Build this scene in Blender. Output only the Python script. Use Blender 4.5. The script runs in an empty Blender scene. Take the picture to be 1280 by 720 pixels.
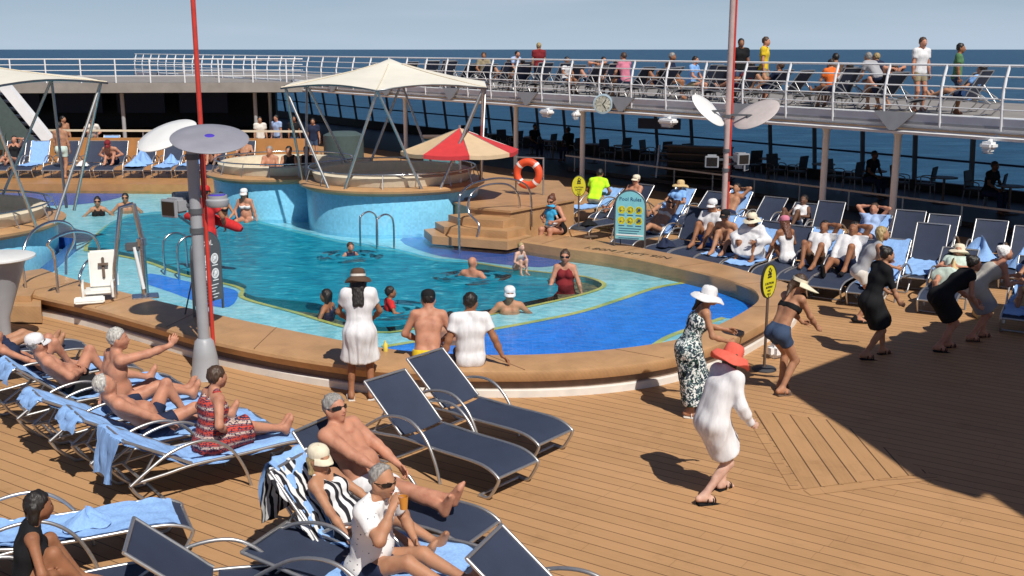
import bpy, bmesh, math, random
import numpy as np
from mathutils import Vector, Matrix
random.seed(7); np.random.seed(7)
sc = bpy.context.scene
COL = sc.collection
R = math.radians
# ---------------------------------------------------------------- camera maths
F, CH, YH = 1350.0, 4.4, 60.0
PITCH = math.atan((360-YH)/F)
def G(px, py, z=0.0):
    """ground point (at height z) seen at a pixel of the 1280x720 photograph"""
    x=(px-640)/F; y=(py-360)/F
    d=(x, math.cos(PITCH)-y*math.sin(PITCH), -math.sin(PITCH)-y*math.cos(PITCH))
    t=(z-CH)/d[2]
    return Vector((d[0]*t, d[1]*t, z))
def at(px, py, Y):
    x=(px-640)/F; y=(py-360)/F
    d=(x, math.cos(PITCH)-y*math.sin(PITCH), -math.sin(PITCH)-y*math.cos(PITCH))
    t=Y/d[1]
    return Vector((d[0]*t, Y, CH+d[2]*t))
def facing(dx, dy): return math.atan2(-dx, dy)      # yaw that turns local +y to (dx,dy)
# ---------------------------------------------------------------- materials
MATS = {}
def srgb(h):
    h=h.lstrip('#'); c=[int(h[i:i+2],16)/255 for i in (0,2,4)]
    return tuple(x/12.92 if x<=.04045 else ((x+.055)/1.055)**2.4 for x in c)+(1,)
def mat(name, col=(.5,.5,.5), rough=.5, metal=0.0, noise=0.0, nscale=8.0, bump=0.0, bscale=40.0, spec=.5, sss=0.0, emit=None, bdist=.01):
    if name in MATS: return MATS[name]
    m=bpy.data.materials.new(name); m.use_nodes=True; nt=m.node_tree; b=nt.nodes['Principled BSDF']
    if isinstance(col,str): col=srgb(col)
    c=tuple(col[:3])+(1,)
    b.inputs['Base Color'].default_value=c
    b.inputs['Roughness'].default_value=rough; b.inputs['Metallic'].default_value=metal
    b.inputs['Specular IOR Level'].default_value=spec
    if sss:
        b.inputs['Subsurface Weight'].default_value=sss
        b.inputs['Subsurface Radius'].default_value=(.02,.008,.005); b.inputs['Subsurface Scale'].default_value=.6
    tc=nt.nodes.new('ShaderNodeTexCoord')
    if noise:
        n=nt.nodes.new('ShaderNodeTexNoise'); n.inputs['Scale'].default_value=nscale; n.inputs['Detail'].default_value=5
        nt.links.new(tc.outputs['Object'],n.inputs['Vector'])
        r=nt.nodes.new('ShaderNodeMapRange'); r.inputs[1].default_value=.3; r.inputs[2].default_value=.7
        r.inputs[3].default_value=1-noise; r.inputs[4].default_value=1+noise
        nt.links.new(n.outputs['Fac'],r.inputs[0])
        mx=nt.nodes.new('ShaderNodeVectorMath'); mx.operation='SCALE'; mx.inputs[0].default_value=c[:3]
        nt.links.new(r.outputs[0],mx.inputs['Scale']); nt.links.new(mx.outputs[0],b.inputs['Base Color'])
    if bump:
        n2=nt.nodes.new('ShaderNodeTexNoise'); n2.inputs['Scale'].default_value=bscale; n2.inputs['Detail'].default_value=4
        nt.links.new(tc.outputs['Object'],n2.inputs['Vector'])
        bp=nt.nodes.new('ShaderNodeBump'); bp.inputs['Strength'].default_value=bump; bp.inputs['Distance'].default_value=bdist
        nt.links.new(n2.outputs['Fac'],bp.inputs['Height']); nt.links.new(bp.outputs[0],b.inputs['Normal'])
    MATS[name]=m; return m
class NT:
    """small helper for hand-built node materials"""
    def __init__(s,name):
        s.m=bpy.data.materials.new(name); s.m.use_nodes=True; s.t=s.m.node_tree; s.b=s.t.nodes['Principled BSDF']; MATS[name]=s.m
        s.tc=s.t.nodes.new('ShaderNodeTexCoord')
    def n(s,ty,**kw):
        nd=s.t.nodes.new('ShaderNode'+ty)
        for k,v in kw.items():
            if k.startswith('i_'):
                key=k[2:].replace('_',' '); nd.inputs[int(key) if key.isdigit() else key].default_value=v
            else: setattr(nd,k,v)
        return nd
    def l(s,a,b): s.t.links.new(a,b)
    def math(s,op,a,b=None,c=None,clamp=False):
        nd=s.t.nodes.new('ShaderNodeMath'); nd.operation=op; nd.use_clamp=clamp
        for i,v in enumerate((a,b,c)):
            if v is None: continue
            if hasattr(v,'is_linked') or hasattr(v,'links'): s.l(v,nd.inputs[i])
            else: nd.inputs[i].default_value=v
        return nd.outputs[0]
    def mix(s,fac,a,b,mode='MIX'):
        nd=s.t.nodes.new('ShaderNodeMix'); nd.data_type='RGBA'; nd.blend_type=mode
        for i,v in ((0,fac),(6,a),(7,b)):
            if hasattr(v,'links'): s.l(v,nd.inputs[i])
            else: nd.inputs[i].default_value=(tuple(v[:3])+(1,)) if i else v
        return nd.outputs[2]
    def ramp(s,fac,stops,interp='LINEAR'):
        nd=s.t.nodes.new('ShaderNodeValToRGB'); cr=nd.color_ramp; cr.interpolation=interp
        while len(cr.elements)<len(stops): cr.elements.new(.5)
        for e,(p,c) in zip(cr.elements,stops): e.position=p; e.color=tuple(c[:3])+(1,)
        s.l(fac,nd.inputs[0]); return nd.outputs[0]
    def bump(s,h,strength=.3,dist=.01):
        nd=s.n('Bump'); nd.inputs['Strength'].default_value=strength; nd.inputs['Distance'].default_value=dist
        s.l(h,nd.inputs['Height']); s.l(nd.outputs[0],s.b.inputs['Normal'])
# ---------------------------------------------------------------- mesh builder
class MB:
    def __init__(s): s.v=[]; s.f=[]; s.mi=[]
    def add(s,vs,fs,mi=0):
        o=len(s.v); s.v+= [tuple(v) for v in vs]
        for f in fs: s.f.append(tuple(i+o for i in f)); s.mi.append(mi)
        return s
    def box(s,c,sz,rot=None,mi=0,bev=0.0):
        bm=bmesh.new(); bmesh.ops.create_cube(bm,size=1)
        for v in bm.verts: v.co=Vector((v.co.x*sz[0],v.co.y*sz[1],v.co.z*sz[2]))
        if bev: bmesh.ops.bevel(bm,geom=bm.edges[:],offset=bev,segments=2,affect='EDGES')
        M=Matrix.Translation(Vector(c))
        if rot is not None:
            M=M@(rot.to_4x4() if isinstance(rot,Matrix) else Matrix.Rotation(rot,4,'Z'))
        bm.verts.ensure_lookup_table()
        s.add([M@v.co for v in bm.verts],[[v.index for v in f.verts] for f in bm.faces],mi); bm.free(); return s
    def bar(s,a,b,w,h=None,mi=0,up=(0,0,1)):
        """box beam from a to b"""
        a=Vector(a);b=Vector(b); d=(b-a); L=d.length; d.normalize(); u=Vector(up)
        if abs(d.dot(u))>.95: u=Vector((1,0,0))
        r=d.cross(u).normalized(); u=r.cross(d)
        M=Matrix((r,d,u)).transposed()
        return s.box((a+b)/2,(w,L,h or w),M,mi)
    def tube(s,pts,r,seg=8,mi=0,closed=False,smooth=0,cap=True):
        P=[Vector(p) for p in pts]
        if smooth: P=spline(P,smooth,closed)
        n=len(P); rr=r if hasattr(r,'__len__') else [r]*n
        if len(rr)!=n: rr=list(np.interp(np.linspace(0,1,n),np.linspace(0,1,len(rr)),rr))
        T=[]
        for i in range(n):
            a=P[(i-1)%n] if (closed or i>0) else P[i]; b=P[(i+1)%n] if (closed or i<n-1) else P[i]
            t=(b-a); T.append(t.normalized() if t.length>1e-9 else Vector((0,0,1)))
        u=T[0].orthogonal().normalized(); vs=[];fs=[]
        for i in range(n):
            u=(u-T[i]*u.dot(T[i]))
            u=u.normalized() if u.length>1e-6 else T[i].orthogonal().normalized()
            w=T[i].cross(u)
            for k in range(seg):
                a=2*math.pi*k/seg; vs.append(P[i]+(u*math.cos(a)+w*math.sin(a))*rr[i])
        for i in range(n if closed else n-1):
            j=(i+1)%n
            for k in range(seg): fs.append((i*seg+k,i*seg+(k+1)%seg,j*seg+(k+1)%seg,j*seg+k))
        if cap and not closed:
            fs.append(tuple(range(seg))[::-1]); fs.append(tuple((n-1)*seg+k for k in range(seg)))
        return s.add(vs,fs,mi)
    def lathe(s,prof,c=(0,0,0),seg=24,mi=0,M=None,sx=1,sy=1,fn=None):
        """prof list of (r,z); revolve about z"""
        vs=[];fs=[];n=len(prof)
        for (r,z) in prof:
            for k in range(seg):
                a=2*math.pi*k/seg; p=Vector((r*math.cos(a)*sx,r*math.sin(a)*sy,z))
                if fn: p=fn(p,a,r)
                vs.append(p)
        for i in range(n-1):
            for k in range(seg): fs.append((i*seg+k,i*seg+(k+1)%seg,(i+1)*seg+(k+1)%seg,(i+1)*seg+k))
        if prof[0][0]>1e-6: fs.append(tuple(range(seg))[::-1])
        if prof[-1][0]>1e-6: fs.append(tuple((n-1)*seg+k for k in range(seg)))
        if M is not None: vs=[M@v for v in vs]
        vs=[v+Vector(c) for v in vs]
        return s.add(vs,fs,mi)
    def ball(s,c,r,seg=10,mi=0,M=None):
        r=r if hasattr(r,'__len__') else (r,r,r); vs=[];fs=[];n=seg//2+1
        for i in range(n):
            th=math.pi*i/(n-1)
            for k in range(seg):
                a=2*math.pi*k/seg; p=Vector((r[0]*math.sin(th)*math.cos(a),r[1]*math.sin(th)*math.sin(a),r[2]*math.cos(th)))
                vs.append((M@p if M is not None else p)+Vector(c))
        for i in range(n-1):
            for k in range(seg): fs.append((i*seg+k,(i+1)*seg+k,(i+1)*seg+(k+1)%seg,i*seg+(k+1)%seg))
        return s.add(vs,fs,mi)
    def prism(s,poly,z0,z1,mi=0):
        n=len(poly); vs=[(p[0],p[1],z0) for p in poly]+[(p[0],p[1],z1) for p in poly]
        fs=[tuple(range(n))[::-1],tuple(range(n,2*n))]+[(i,(i+1)%n,n+(i+1)%n,n+i) for i in range(n)]
        return s.add(vs,fs,mi)
    def sheet(s,poly,z,mi=0):
        return s.add([(p[0],p[1],z) for p in poly],[tuple(range(len(poly)))],mi)
    def loft(s,A,B,mi=0,closed=False):
        n=len(A); fs=[(i,(i+1)%n,n+(i+1)%n,n+i) for i in range(n if closed else n-1)]
        return s.add(list(A)+list(B),fs,mi)
    def grid(s,rows,mi=0):
        n=len(rows[0]); fs=[]
        for i in range(len(rows)-1):
            for k in range(n-1): fs.append((i*n+k,i*n+k+1,(i+1)*n+k+1,(i+1)*n+k))
        return s.add([p for r in rows for p in r],fs,mi)
    def build(s,name,mats,parent=None,smooth=None,fix=True):
        me=bpy.data.meshes.new(name); me.from_pydata([tuple(v) for v in s.v],[],s.f); me.update()
        if not isinstance(mats,(list,tuple)): mats=[mats]
        for m in mats: me.materials.append(m)
        if len(mats)>1: me.polygons.foreach_set('material_index',s.mi)
        if fix:
            bm=bmesh.new(); bm.from_mesh(me); bmesh.ops.remove_doubles(bm,verts=bm.verts,dist=1e-5); bmesh.ops.recalc_face_normals(bm,faces=bm.faces); bm.to_mesh(me); bm.free()
        if smooth is not None:
            me.polygons.foreach_set('use_smooth',[True]*len(me.polygons))
            if smooth<180: me.set_sharp_from_angle(angle=R(smooth))
        o=bpy.data.objects.new(name,me); COL.objects.link(o)
        if parent is not None: o.parent=parent
        return o
def spline(P,n,closed=False):
    P=[Vector(p) for p in P]; out=[]; m=len(P)
    for i in range(m if closed else m-1):
        p0=P[(i-1)%m] if (closed or i>0) else P[i]*2-P[i+1]
        p1=P[i]; p2=P[(i+1)%m]; p3=P[(i+2)%m] if (closed or i<m-2) else P[i+1]*2-P[i]
        for k in range(n):
            t=k/n; out.append(.5*((2*p1)+(p2-p0)*t+(2*p0-5*p1+4*p2-p3)*t*t+(3*p1-p0-3*p2+p3)*t**3))
    if not closed: out.append(P[-1])
    return out
def resample(P,n):
    P=[Vector(p) for p in P]; d=[0]
    for a,b in zip(P,P[1:]): d.append(d[-1]+(b-a).length)
    return [Vector((np.interp(t,d,[p[k] for p in P]) for k in range(len(P[0])))) for t in np.linspace(0,d[-1],n)]
def tag(o,label=None,cat=None,group=None,kind=None):
    if label: o['label']=label
    if cat: o['category']=cat
    if group: o['group']=group
    if kind: o['kind']=kind
    return o
def thing(name,label,cat,loc=(0,0,0),rz=0,group=None):
    o=bpy.data.objects.new(name,None); COL.objects.link(o); o.empty_display_size=.1
    o.location=loc; o.rotation_euler=(0,0,rz); return tag(o,label,cat,group)
def dup(o,parent=None,**kw):
    c=o.copy(); COL.objects.link(c)
    if parent is not None: c.parent=parent
    for ch in list(o.children): dup(ch,c)
    return c
def place(src,loc,rz,label=None,group=None,first=[None]):
    c=dup(src); c.location=loc; c.rotation_euler=(0,0,rz)
    return tag(c,label,None,group)
def struct(o): o['kind']='structure'; return o
def text_mesh(txt,size,mb,M,mi=0,align='CENTER',thick=0.0015):
    """writing as real letter shapes appended to a mesh builder"""
    cu=bpy.data.curves.new('t','FONT'); cu.body=txt; cu.size=size; cu.align_x=align; cu.align_y='CENTER'; cu.extrude=thick; cu.resolution_u=2
    ob=bpy.data.objects.new('t',cu); COL.objects.link(ob)
    dg=bpy.context.evaluated_depsgraph_get(); me=bpy.data.meshes.new_from_object(ob.evaluated_get(dg))
    mb.add([M@v.co for v in me.vertices],[tuple(p.vertices) for p in me.polygons],mi)
    bpy.data.objects.remove(ob); bpy.data.curves.remove(cu); bpy.data.meshes.remove(me)
# ---------------------------------------------------------------- figures: a smooth-union field meshed as ONE continuous surface
def V(*a): return np.array(a,float)
def nrm(v):
    n=np.linalg.norm(v); return v/n if n>1e-9 else v
class Prim:
    __slots__=('k','a','b','ra','rb','fl','ff','Rm','rad','clip','part','sm')
    def __init__(s,k,part,**kw):
        s.k=k; s.part=part; s.fl=None; s.ff=1; s.clip=[]; s.sm=None
        for q,v in kw.items(): setattr(s,q,v)
def cap(part,a,b,ra,rb,fl=None,ff=1,sm=None): return Prim('c',part,a=a,b=b,ra=ra,rb=rb,fl=fl,ff=ff,sm=sm)
def ell(part,c,rad,Rm=np.eye(3),sm=None): return Prim('e',part,a=c,b=c,ra=max(rad),rb=max(rad),rad=V(*rad),Rm=Rm,sm=sm)
def field_mesh(prims,res,inf=0.0,k=.04,clips=(),relax=1):
    m=.06+inf
    lo=np.min([np.minimum(p.a,p.b)-max(p.ra,p.rb) for p in prims],0)-m; hi=np.max([np.maximum(p.a,p.b)+max(p.ra,p.rb) for p in prims],0)+m
    n=np.ceil((hi-lo)/res).astype(int)+1
    D=np.full(n,.3,np.float32)
    ax=[lo[i]+res*np.arange(n[i]) for i in range(3)]
    for p in prims:
        r=max(p.ra,p.rb)+m
        s=np.maximum(((np.minimum(p.a,p.b)-r-lo)/res).astype(int),0); e=np.minimum(((np.maximum(p.a,p.b)+r-lo)/res).astype(int)+2,n)
        X=ax[0][s[0]:e[0],None,None]; Y=ax[1][None,s[1]:e[1],None]; Z=ax[2][None,None,s[2]:e[2]]
        dx=X-p.a[0]; dy=Y-p.a[1]; dz=Z-p.a[2]
        if p.k=='c':
            ab=p.b-p.a
            if p.fl is not None:
                q=(dx*p.fl[0]+dy*p.fl[1]+dz*p.fl[2])*(1/p.ff-1)
                dx=dx+q*p.fl[0]; dy=dy+q*p.fl[1]; dz=dz+q*p.fl[2]
                ab=ab+ab.dot(p.fl)*(1/p.ff-1)*p.fl
            L2=max(ab.dot(ab),1e-9)
            t=np.clip((dx*ab[0]+dy*ab[1]+dz*ab[2])/L2,0,1)
            d=np.sqrt((dx-t*ab[0])**2+(dy-t*ab[1])**2+(dz-t*ab[2])**2)-(p.ra+t*(p.rb-p.ra))
            if p.fl is not None: d=d*(.5+.5*p.ff)
        else:
            u=[(dx*p.Rm[0,i]+dy*p.Rm[1,i]+dz*p.Rm[2,i]) for i in range(3)]
            kk=np.sqrt(sum((u[i]/p.rad[i])**2 for i in range(3)))+1e-6
            k2=np.sqrt(sum((u[i]/p.rad[i]**2)**2 for i in range(3)))+1e-6
            d=kk*(kk-1)/k2
        d=d-inf
        for (c,nn) in p.clip: d=np.maximum(d,(X-c[0])*nn[0]+(Y-c[1])*nn[1]+(Z-c[2])*nn[2])
        S=D[s[0]:e[0],s[1]:e[1],s[2]:e[2]]
        kk_=p.sm if p.sm is not None else k
        h=np.maximum(kk_-np.abs(S-d),0)/kk_
        D[s[0]:e[0],s[1]:e[1],s[2]:e[2]]=np.minimum(S,d)-h*h*kk_*.25
    for (c,nn) in clips:
        D=np.maximum(D,(ax[0][:,None,None]-c[0])*nn[0]+(ax[1][None,:,None]-c[1])*nn[1]+(ax[2][None,None,:]-c[2])*nn[2])
    # surface nets
    I=D<0
    cs=[I[i:n[0]-1+i,j:n[1]-1+j,l:n[2]-1+l] for i in(0,1) for j in(0,1) for l in(0,1)]
    cnt=sum(c.astype(np.int8) for c in cs); act=(cnt>0)&(cnt<8)
    idx=np.full(act.shape,-1,np.int64); A=np.argwhere(act)
    if len(A)==0: return np.zeros((0,3)),np.zeros((0,4),int)
    idx[act]=np.arange(len(A))
    offs=[(i,j,l) for i in(0,1) for j in(0,1) for l in(0,1)]
    cv=np.stack([D[A[:,0]+o[0],A[:,1]+o[1],A[:,2]+o[2]] for o in offs],1)
    acc=np.zeros((len(A),3)); num=np.zeros(len(A))
    for i in range(8):
        for j in range(i+1,8):
            o1=np.array(offs[i]);o2=np.array(offs[j])
            if abs(o1-o2).sum()!=1: continue
            d1=cv[:,i];d2=cv[:,j]; cr=(d1<0)!=(d2<0)
            t=np.where(cr,d1/np.where(cr,d1-d2,1),0)
            acc+=np.where(cr[:,None],o1+(o2-o1)*t[:,None],0); num+=cr
    P=(A+acc/num[:,None])*res+lo
    Q=[]
    for axn in range(3):
        sl0=[slice(None)]*3; sl1=[slice(None)]*3; sl0[axn]=slice(0,-1); sl1[axn]=slice(1,None)
        a=I[tuple(sl0)]; b=I[tuple(sl1)]; E=np.argwhere(a!=b); 
        u,v=[(1,2),(2,0),(0,1)][axn]
        E=E[(E[:,u]>0)&(E[:,v]>0)&(E[:,u]<n[u]-1)&(E[:,v]<n[v]-1)]
        if len(E)==0: continue
        def at_(du,dv):
            q=E.copy(); q[:,u]-=du; q[:,v]-=dv; return idx[q[:,0],q[:,1],q[:,2]]
        q=np.stack([at_(1,1),at_(0,1),at_(0,0),at_(1,0)],1)
        fl=~a[E[:,0],E[:,1],E[:,2]]; q[fl]=q[fl][:,::-1]
        Q.append(q)
    Q=np.concatenate(Q) if Q else np.zeros((0,4),int)
    Q=Q[(Q>=0).all(1)]
    for _ in range(relax):
        s_=np.zeros_like(P); c_=np.zeros(len(P))
        for i in range(4):
            a=Q[:,i]; b=Q[:,(i+1)%4]
            np.add.at(s_,a,P[b]); np.add.at(c_,a,1); np.add.at(s_,b,P[a]); np.add.at(c_,b,1)
        P=np.where(c_[:,None]>0,.5*P+.5*s_/np.maximum(c_,1)[:,None],P)
    return P,Q
def np_obj(name,P,Q,mats,parent,extra=None):
    me=bpy.data.meshes.new(name)
    vs=[tuple(p) for p in P]; fs=[tuple(int(i) for i in q) for q in Q]; mi=[0]*len(fs)
    if extra:
        o=len(vs); vs+=[tuple(v) for v in extra.v]; fs+=[tuple(i+o for i in f) for f in extra.f]; mi+=extra.mi
    me.from_pydata(vs,[],fs)
    for m in (mats if isinstance(mats,(list,tuple)) else [mats]): me.materials.append(m)
    me.polygons.foreach_set('material_index',mi); me.polygons.foreach_set('use_smooth',[True]*len(fs)); me.update()
    o=bpy.data.objects.new(name,me); COL.objects.link(o)
    if parent is not None: o.parent=parent
    return o
def rotx(a): c,s=math.cos(a),math.sin(a); return np.array([[1,0,0],[0,c,-s],[0,s,c]])
def roty(a): c,s=math.cos(a),math.sin(a); return np.array([[c,0,s],[0,1,0],[-s,0,c]])
def rotz(a): c,s=math.cos(a),math.sin(a); return np.array([[c,-s,0],[s,c,0],[0,0,1]])
def ik(a,t,l1,l2,pole):
    d=t-a; L=np.linalg.norm(d); L=min(max(L,abs(l1-l2)+.01),(l1+l2)*.998); u=nrm(d)
    t=a+u*L; x=(l1*l1-l2*l2+L*L)/(2*L); h=math.sqrt(max(l1*l1-x*x,0))
    pl=np.array(pole,float); pl=pl-u*pl.dot(u); pl=nrm(pl)
    return a+u*x+pl*h, t
def Mx(Rm,t): 
    M=Matrix(Rm.tolist()).to_4x4(); M.translation=Vector(t); return M
def person(label,loc,yaw,pose,h=1.7,fem=False,fat=0.0,skin='skin_tan',hair=('short','hair_dark'),wear=(),hat=None,glasses=None,res=.014,group=None,hold=None,child=False):
    s=h/1.7; g=lambda k,d: pose.get(k,d)
    sx=lambda a: V(*a)*s
    pel=sx(g('pel',(0,0,.93)))
    lean=R(g('lean',0)); bend=R(g('bend',0)); side=R(g('side',0)); tw=R(g('twist',0)); pyaw=R(g('pyaw',0)); up_=R(g('prec',0))
    Rp=rotz(pyaw)@roty(side*.4)@rotx(-(lean*.75+up_)); R1=rotz(pyaw+tw*.5)@roty(side*.8)@rotx(-lean); R2=rotz(pyaw+tw)@roty(side)@rotx(-(lean+bend))
    up1=R1[:,2]; up2=R2[:,2]; r1=R1[:,0]; rp=Rp[:,0]; r2=R2[:,0]; f1=R1[:,1]; f2=R2[:,1]; fp=Rp[:,1]
    waist=pel+Rp[:,2]*.06*s+up1*.09*s; chest=waist+(up1+up2)*.5*.20*s; neck=chest+up2*.185*s
    sw=(.152 if fem else .175)*s
    if child: sw*=.9
    shL=neck-r2*sw-up2*.045*s; shR=neck+r2*sw-up2*.045*s
    hw=.09*s; hipL=pel-rp*hw-Rp[:,2]*.03*s; hipR=pel+rp*hw-Rp[:,2]*.03*s
    hy,hp,hr=[R(a) for a in g('head',(0,0,0))]     # yaw, pitch down, roll
    Rh=rotz(pyaw+tw+hy)@rotx(-hp)@roty(hr)
    hs=s*(1.22 if child else 1.0)
    hc=neck+up2*.048*s+Rh[:,2]*.108*hs+Rh[:,1]*.028*hs
    ua,fa=.285*s,.25*s; th,sh=.425*s,.415*s
    J={}
    dfl=lambda sd: (sd*.25,.06,.82)
    for nm,sd,S,H in (('L',-1,shL,hipL),('R',1,shR,hipR)):
        hand=sx(g('hand'+nm,dfl(sd))); ep=g('elb'+nm,(sd*.6,-1,-.3))
        el,wr=ik(S,hand,ua,fa,ep)
        ank=sx(g('foot'+nm,(sd*.1,0,.08))); kp=g('knee'+nm,(sd*.08,1,.15))
        kn,an=ik(H,ank,th,sh,kp)
        toe=nrm(V(*g('toe'+nm,g('toe',(sd*.2,1,-.12)))))
        J[nm]=(S,el,wr,H,kn,an,toe)
    if pose.get('debug'): print(J)
    a_=(.86 if fem else 1.0)*(1+fat*.16); fm=1+fat*.42; fc_=1+fat*.22; fw_=1+fat*.14
    P=[]
    # trunk
    hb=(.112 if fem else .104)*s*fm
    for sd in(-1,1):
        P.append(cap('pel',pel+rp*sd*.055*s,waist+r1*sd*.045*s,hb,(.078 if fem else .09)*s*fm,f1,.86))
        P.append(cap('waist',waist+r1*sd*.045*s,chest+r2*sd*.058*s,(.078 if fem else .09)*s*fm,(.092 if fem else .105)*s*fc_,f1,.86))
        P.append(cap('chest',chest+r2*sd*.058*s,neck+r2*sd*.07*s-up2*.075*s,(.092 if fem else .105)*s*fc_,.072*s*fc_,f2,.86))
        P.append(ell('pel',pel+rp*sd*.065*s-fp*.055*s-Rp[:,2]*.03*s,(.085*s*fm,.08*s*fm,.095*s*fm),Rp))
        P.append(cap('trap',neck+up2*.035*s+r2*sd*.02*s,neck+r2*sd*sw*.75-up2*.02*s,.04*s,.035*s))
        if fem: P.append(ell('chest',chest+r2*sd*.07*s+f2*.082*s+up2*.015*s,(.062*s,.055*s,.062*s),R2))
        else: P.append(ell('chest',chest+r2*sd*.062*s+f2*.06*s+up2*.04*s,(.07*s,.04*s,.055*s),R2))
    if fat>0: P.append(ell('waist',waist+f1*(.03+.045*fat)*s-up1*.01*s,((.12+.03*fat)*s,(.10+.035*fat)*s,.125*s),R1,sm=.07))
    P.append(cap('neck',neck-up2*.02*s,hc-Rh[:,2]*.05*hs-Rh[:,1]*.012*hs,.053*s*(.9 if fem else 1)*(1+fat*.22),.051*hs*(.88 if fem else 1)*(1+fat*.25)))
    for nm,sd in(('L',-1),('R',1)):
        S,el,wr,H,kn,an,toe=J[nm]
        P.append(cap('sh'+nm,neck+r2*sd*.09*s-up2*.05*s,S,.065*s*a_,.056*s*a_))
        P.append(cap('ua'+nm,S,el,.052*s*a_*(1+fat*.2),.040*s*a_*(1+fat*.15)))
        fd=nrm(wr-el); P.append(cap('fa'+nm,el,el+(wr-el)*.45,.039*s*a_,.037*s*a_)); P.append(cap('fa'+nm,el+(wr-el)*.4,wr,.038*s*a_,.026*s*a_))
        P.append(cap('th'+nm,H,kn,(.088 if fem else .083)*s*(1+fat*.2),.055*s*(1+fat*.14))); 
        ld=nrm(an-kn); lb=nrm(np.cross(np.cross(ld,kn-(H+an)/2+1e-4),ld))
        P.append(cap('shn'+nm,kn,an,.051*s*(1+fat*.12),.036*s)); P.append(cap('shn'+nm,kn+ld*.08*s-lb*.018*s,kn+ld*.2*s-lb*.016*s,.044*s,.034*s))
        fdn=nrm(np.cross(toe,np.cross(ld,toe)))if abs(ld.dot(toe))<.98 else ld
        heel=an+ld*.035*s-toe*.035*s; P.append(cap('ft'+nm,heel,an+ld*.045*s+toe*.13*s,.036*s,.03*s)); P.append(cap('ft'+nm,an,an+toe*.09*s+ld*.03*s,.036*s,.028*s))
        sd_=nrm(np.cross(toe,ld)); 
        for q in range(5): 
            b_=an+ld*.052*s+toe*(.165-.012*abs(q-1)-.006*q)*s+sd_*(q-2)*.0165*s*(1 if nm=='L' else -1)
            P.append(cap('ft'+nm,an+ld*.047*s+toe*.12*s+sd_*(q-2)*.012*s*(1 if nm=='L' else -1),b_,.018*s,.0125*s if q else .016*s,sm=.012))
    # head
    hp_=[ell('head',hc+Rh@V(0,-.008,.022)*hs,(.076*hs*fw_,.094*hs,.098*hs),Rh),
         cap('head',hc+Rh@V(0,.035,-.045)*hs,hc+Rh@V(0,.062,-.088)*hs,.054*hs*fw_,.030*hs*fw_),
         cap('head',hc+Rh@V(-.045*fw_,.0,-.04)*hs,hc+Rh@V(.045*fw_,.0,-.04)*hs,.034*hs*fw_,.034*hs*fw_),
         ell('head',hc+Rh@V(0,.06,-.02)*hs,(.052*hs*fw_,.04*hs,.06*hs),Rh),
         cap('head',hc+Rh@V(-.03,.078,.024)*hs,hc+Rh@V(.03,.078,.024)*hs,.012*hs,.012*hs,sm=.015),
         cap('head',hc+Rh@V(0,.088,.018)*hs,hc+Rh@V(0,.112,-.026)*hs,.009*hs,.014*hs,sm=.018),
         cap('head',hc+Rh@V(-.016,.096,-.056)*hs,hc+Rh@V(.016,.096,-.056)*hs,.009*hs,.009*hs,sm=.012)]
    for sd in(-1,1): hp_.append(ell('head',hc+Rh@V(sd*.08*fw_,-.008,-.008)*hs,(.012*hs,.02*hs,.032*hs),Rh@rotz(-sd*.35),sm=.012))
    P+=hp_
    # hands: palm in the body field, five bent fingers as tapered tubes rooted in the palm
    ex=MB()
    for nm,sd in(('L',-1),('R',1)):
        S,el,wr,H,kn,an,toe=J[nm]; fd=nrm(wr-el)
        hd=nrm(V(*pose['hd'+nm])) if 'hd'+nm in pose else nrm(fd+V(0,0,-.15))
        pn=V(*g('pn'+nm,(-sd,.0,-.35))); pn=pn-hd*pn.dot(hd); pn=nrm(pn) if np.linalg.norm(pn)>.05 else nrm(np.cross(hd,V(0,1,.1)))
        th_side=nrm(np.cross(pn,hd))*sd*-1     # thumb side
        fr=g('thumb'+nm,None)
        if fr is not None and th_side.dot(V(*fr))<0: th_side=-th_side
        kc=wr+hd*.085*s
        P.append(cap('hand',wr+hd*.015*s,kc-hd*.01*s,.033*s*a_,.04*s*a_,pn,.42,sm=.02))
        curl=g('curl',.45)
        for q in range(4):
            L=(.068,.078,.073,.058)[q]*s*a_; o=kc+th_side*(.030-.0205*q)*s*a_-hd*(.006*abs(q-1))*s
            pts=[o-hd*.03*s,o]; dcur=hd.copy(); a=0
            for sg,fl in((.45,.6),(.32,1.0),(.23,1.0)):
                a+=curl*fl*(1+.12*q); dcur=hd*math.cos(a)+pn*math.sin(a); pts.append(pts[-1]+dcur*L*sg)
            ex.tube([Vector(p) for p in pts],[.0095*s*a_,.0095*s*a_,.0085*s*a_,.008*s*a_,.006*s*a_],6)
        o=wr+hd*.03*s+th_side*.026*s; d1=nrm(hd*.75+th_side*.7+pn*.25); d2=nrm(hd*.95+th_side*.2+pn*.35)
        ex.tube([Vector(o-d1*.02*s),Vector(o),Vector(o+d1*.032*s),Vector(o+d1*.032*s+d2*.03*s),Vector(o+d1*.032*s+d2*.048*s)],[.012*s,.0115*s,.011*s,.0095*s,.007*s],6)
    # eyes, brows and mouth
    MRh=Matrix(Rh.tolist())
    for sd in(-1,1):
        ex.ball(Vector(hc+Rh@V(sd*.031,.083,.008)*hs),(.0135*hs,.009*hs,.0075*hs),8,2,MRh)
        ex.ball(Vector(hc+Rh@V(sd*.031,.0895,.008)*hs),(.006*hs,.005*hs,.006*hs),6,1,MRh)
        ex.tube([Vector(hc+Rh@V(sd*.017,.0925,.026)*hs),Vector(hc+Rh@V(sd*.045,.084,.027)*hs)],.0035*hs,5,1)
    ex.tube([Vector(hc+Rh@V(-.022,.0985,-.056)*hs),Vector(hc+Rh@V(0,.1065,-.055)*hs),Vector(hc+Rh@V(.022,.0985,-.056)*hs)],[.003*hs,.006*hs,.003*hs],6,3)
    if hold=='none': pass
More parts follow.
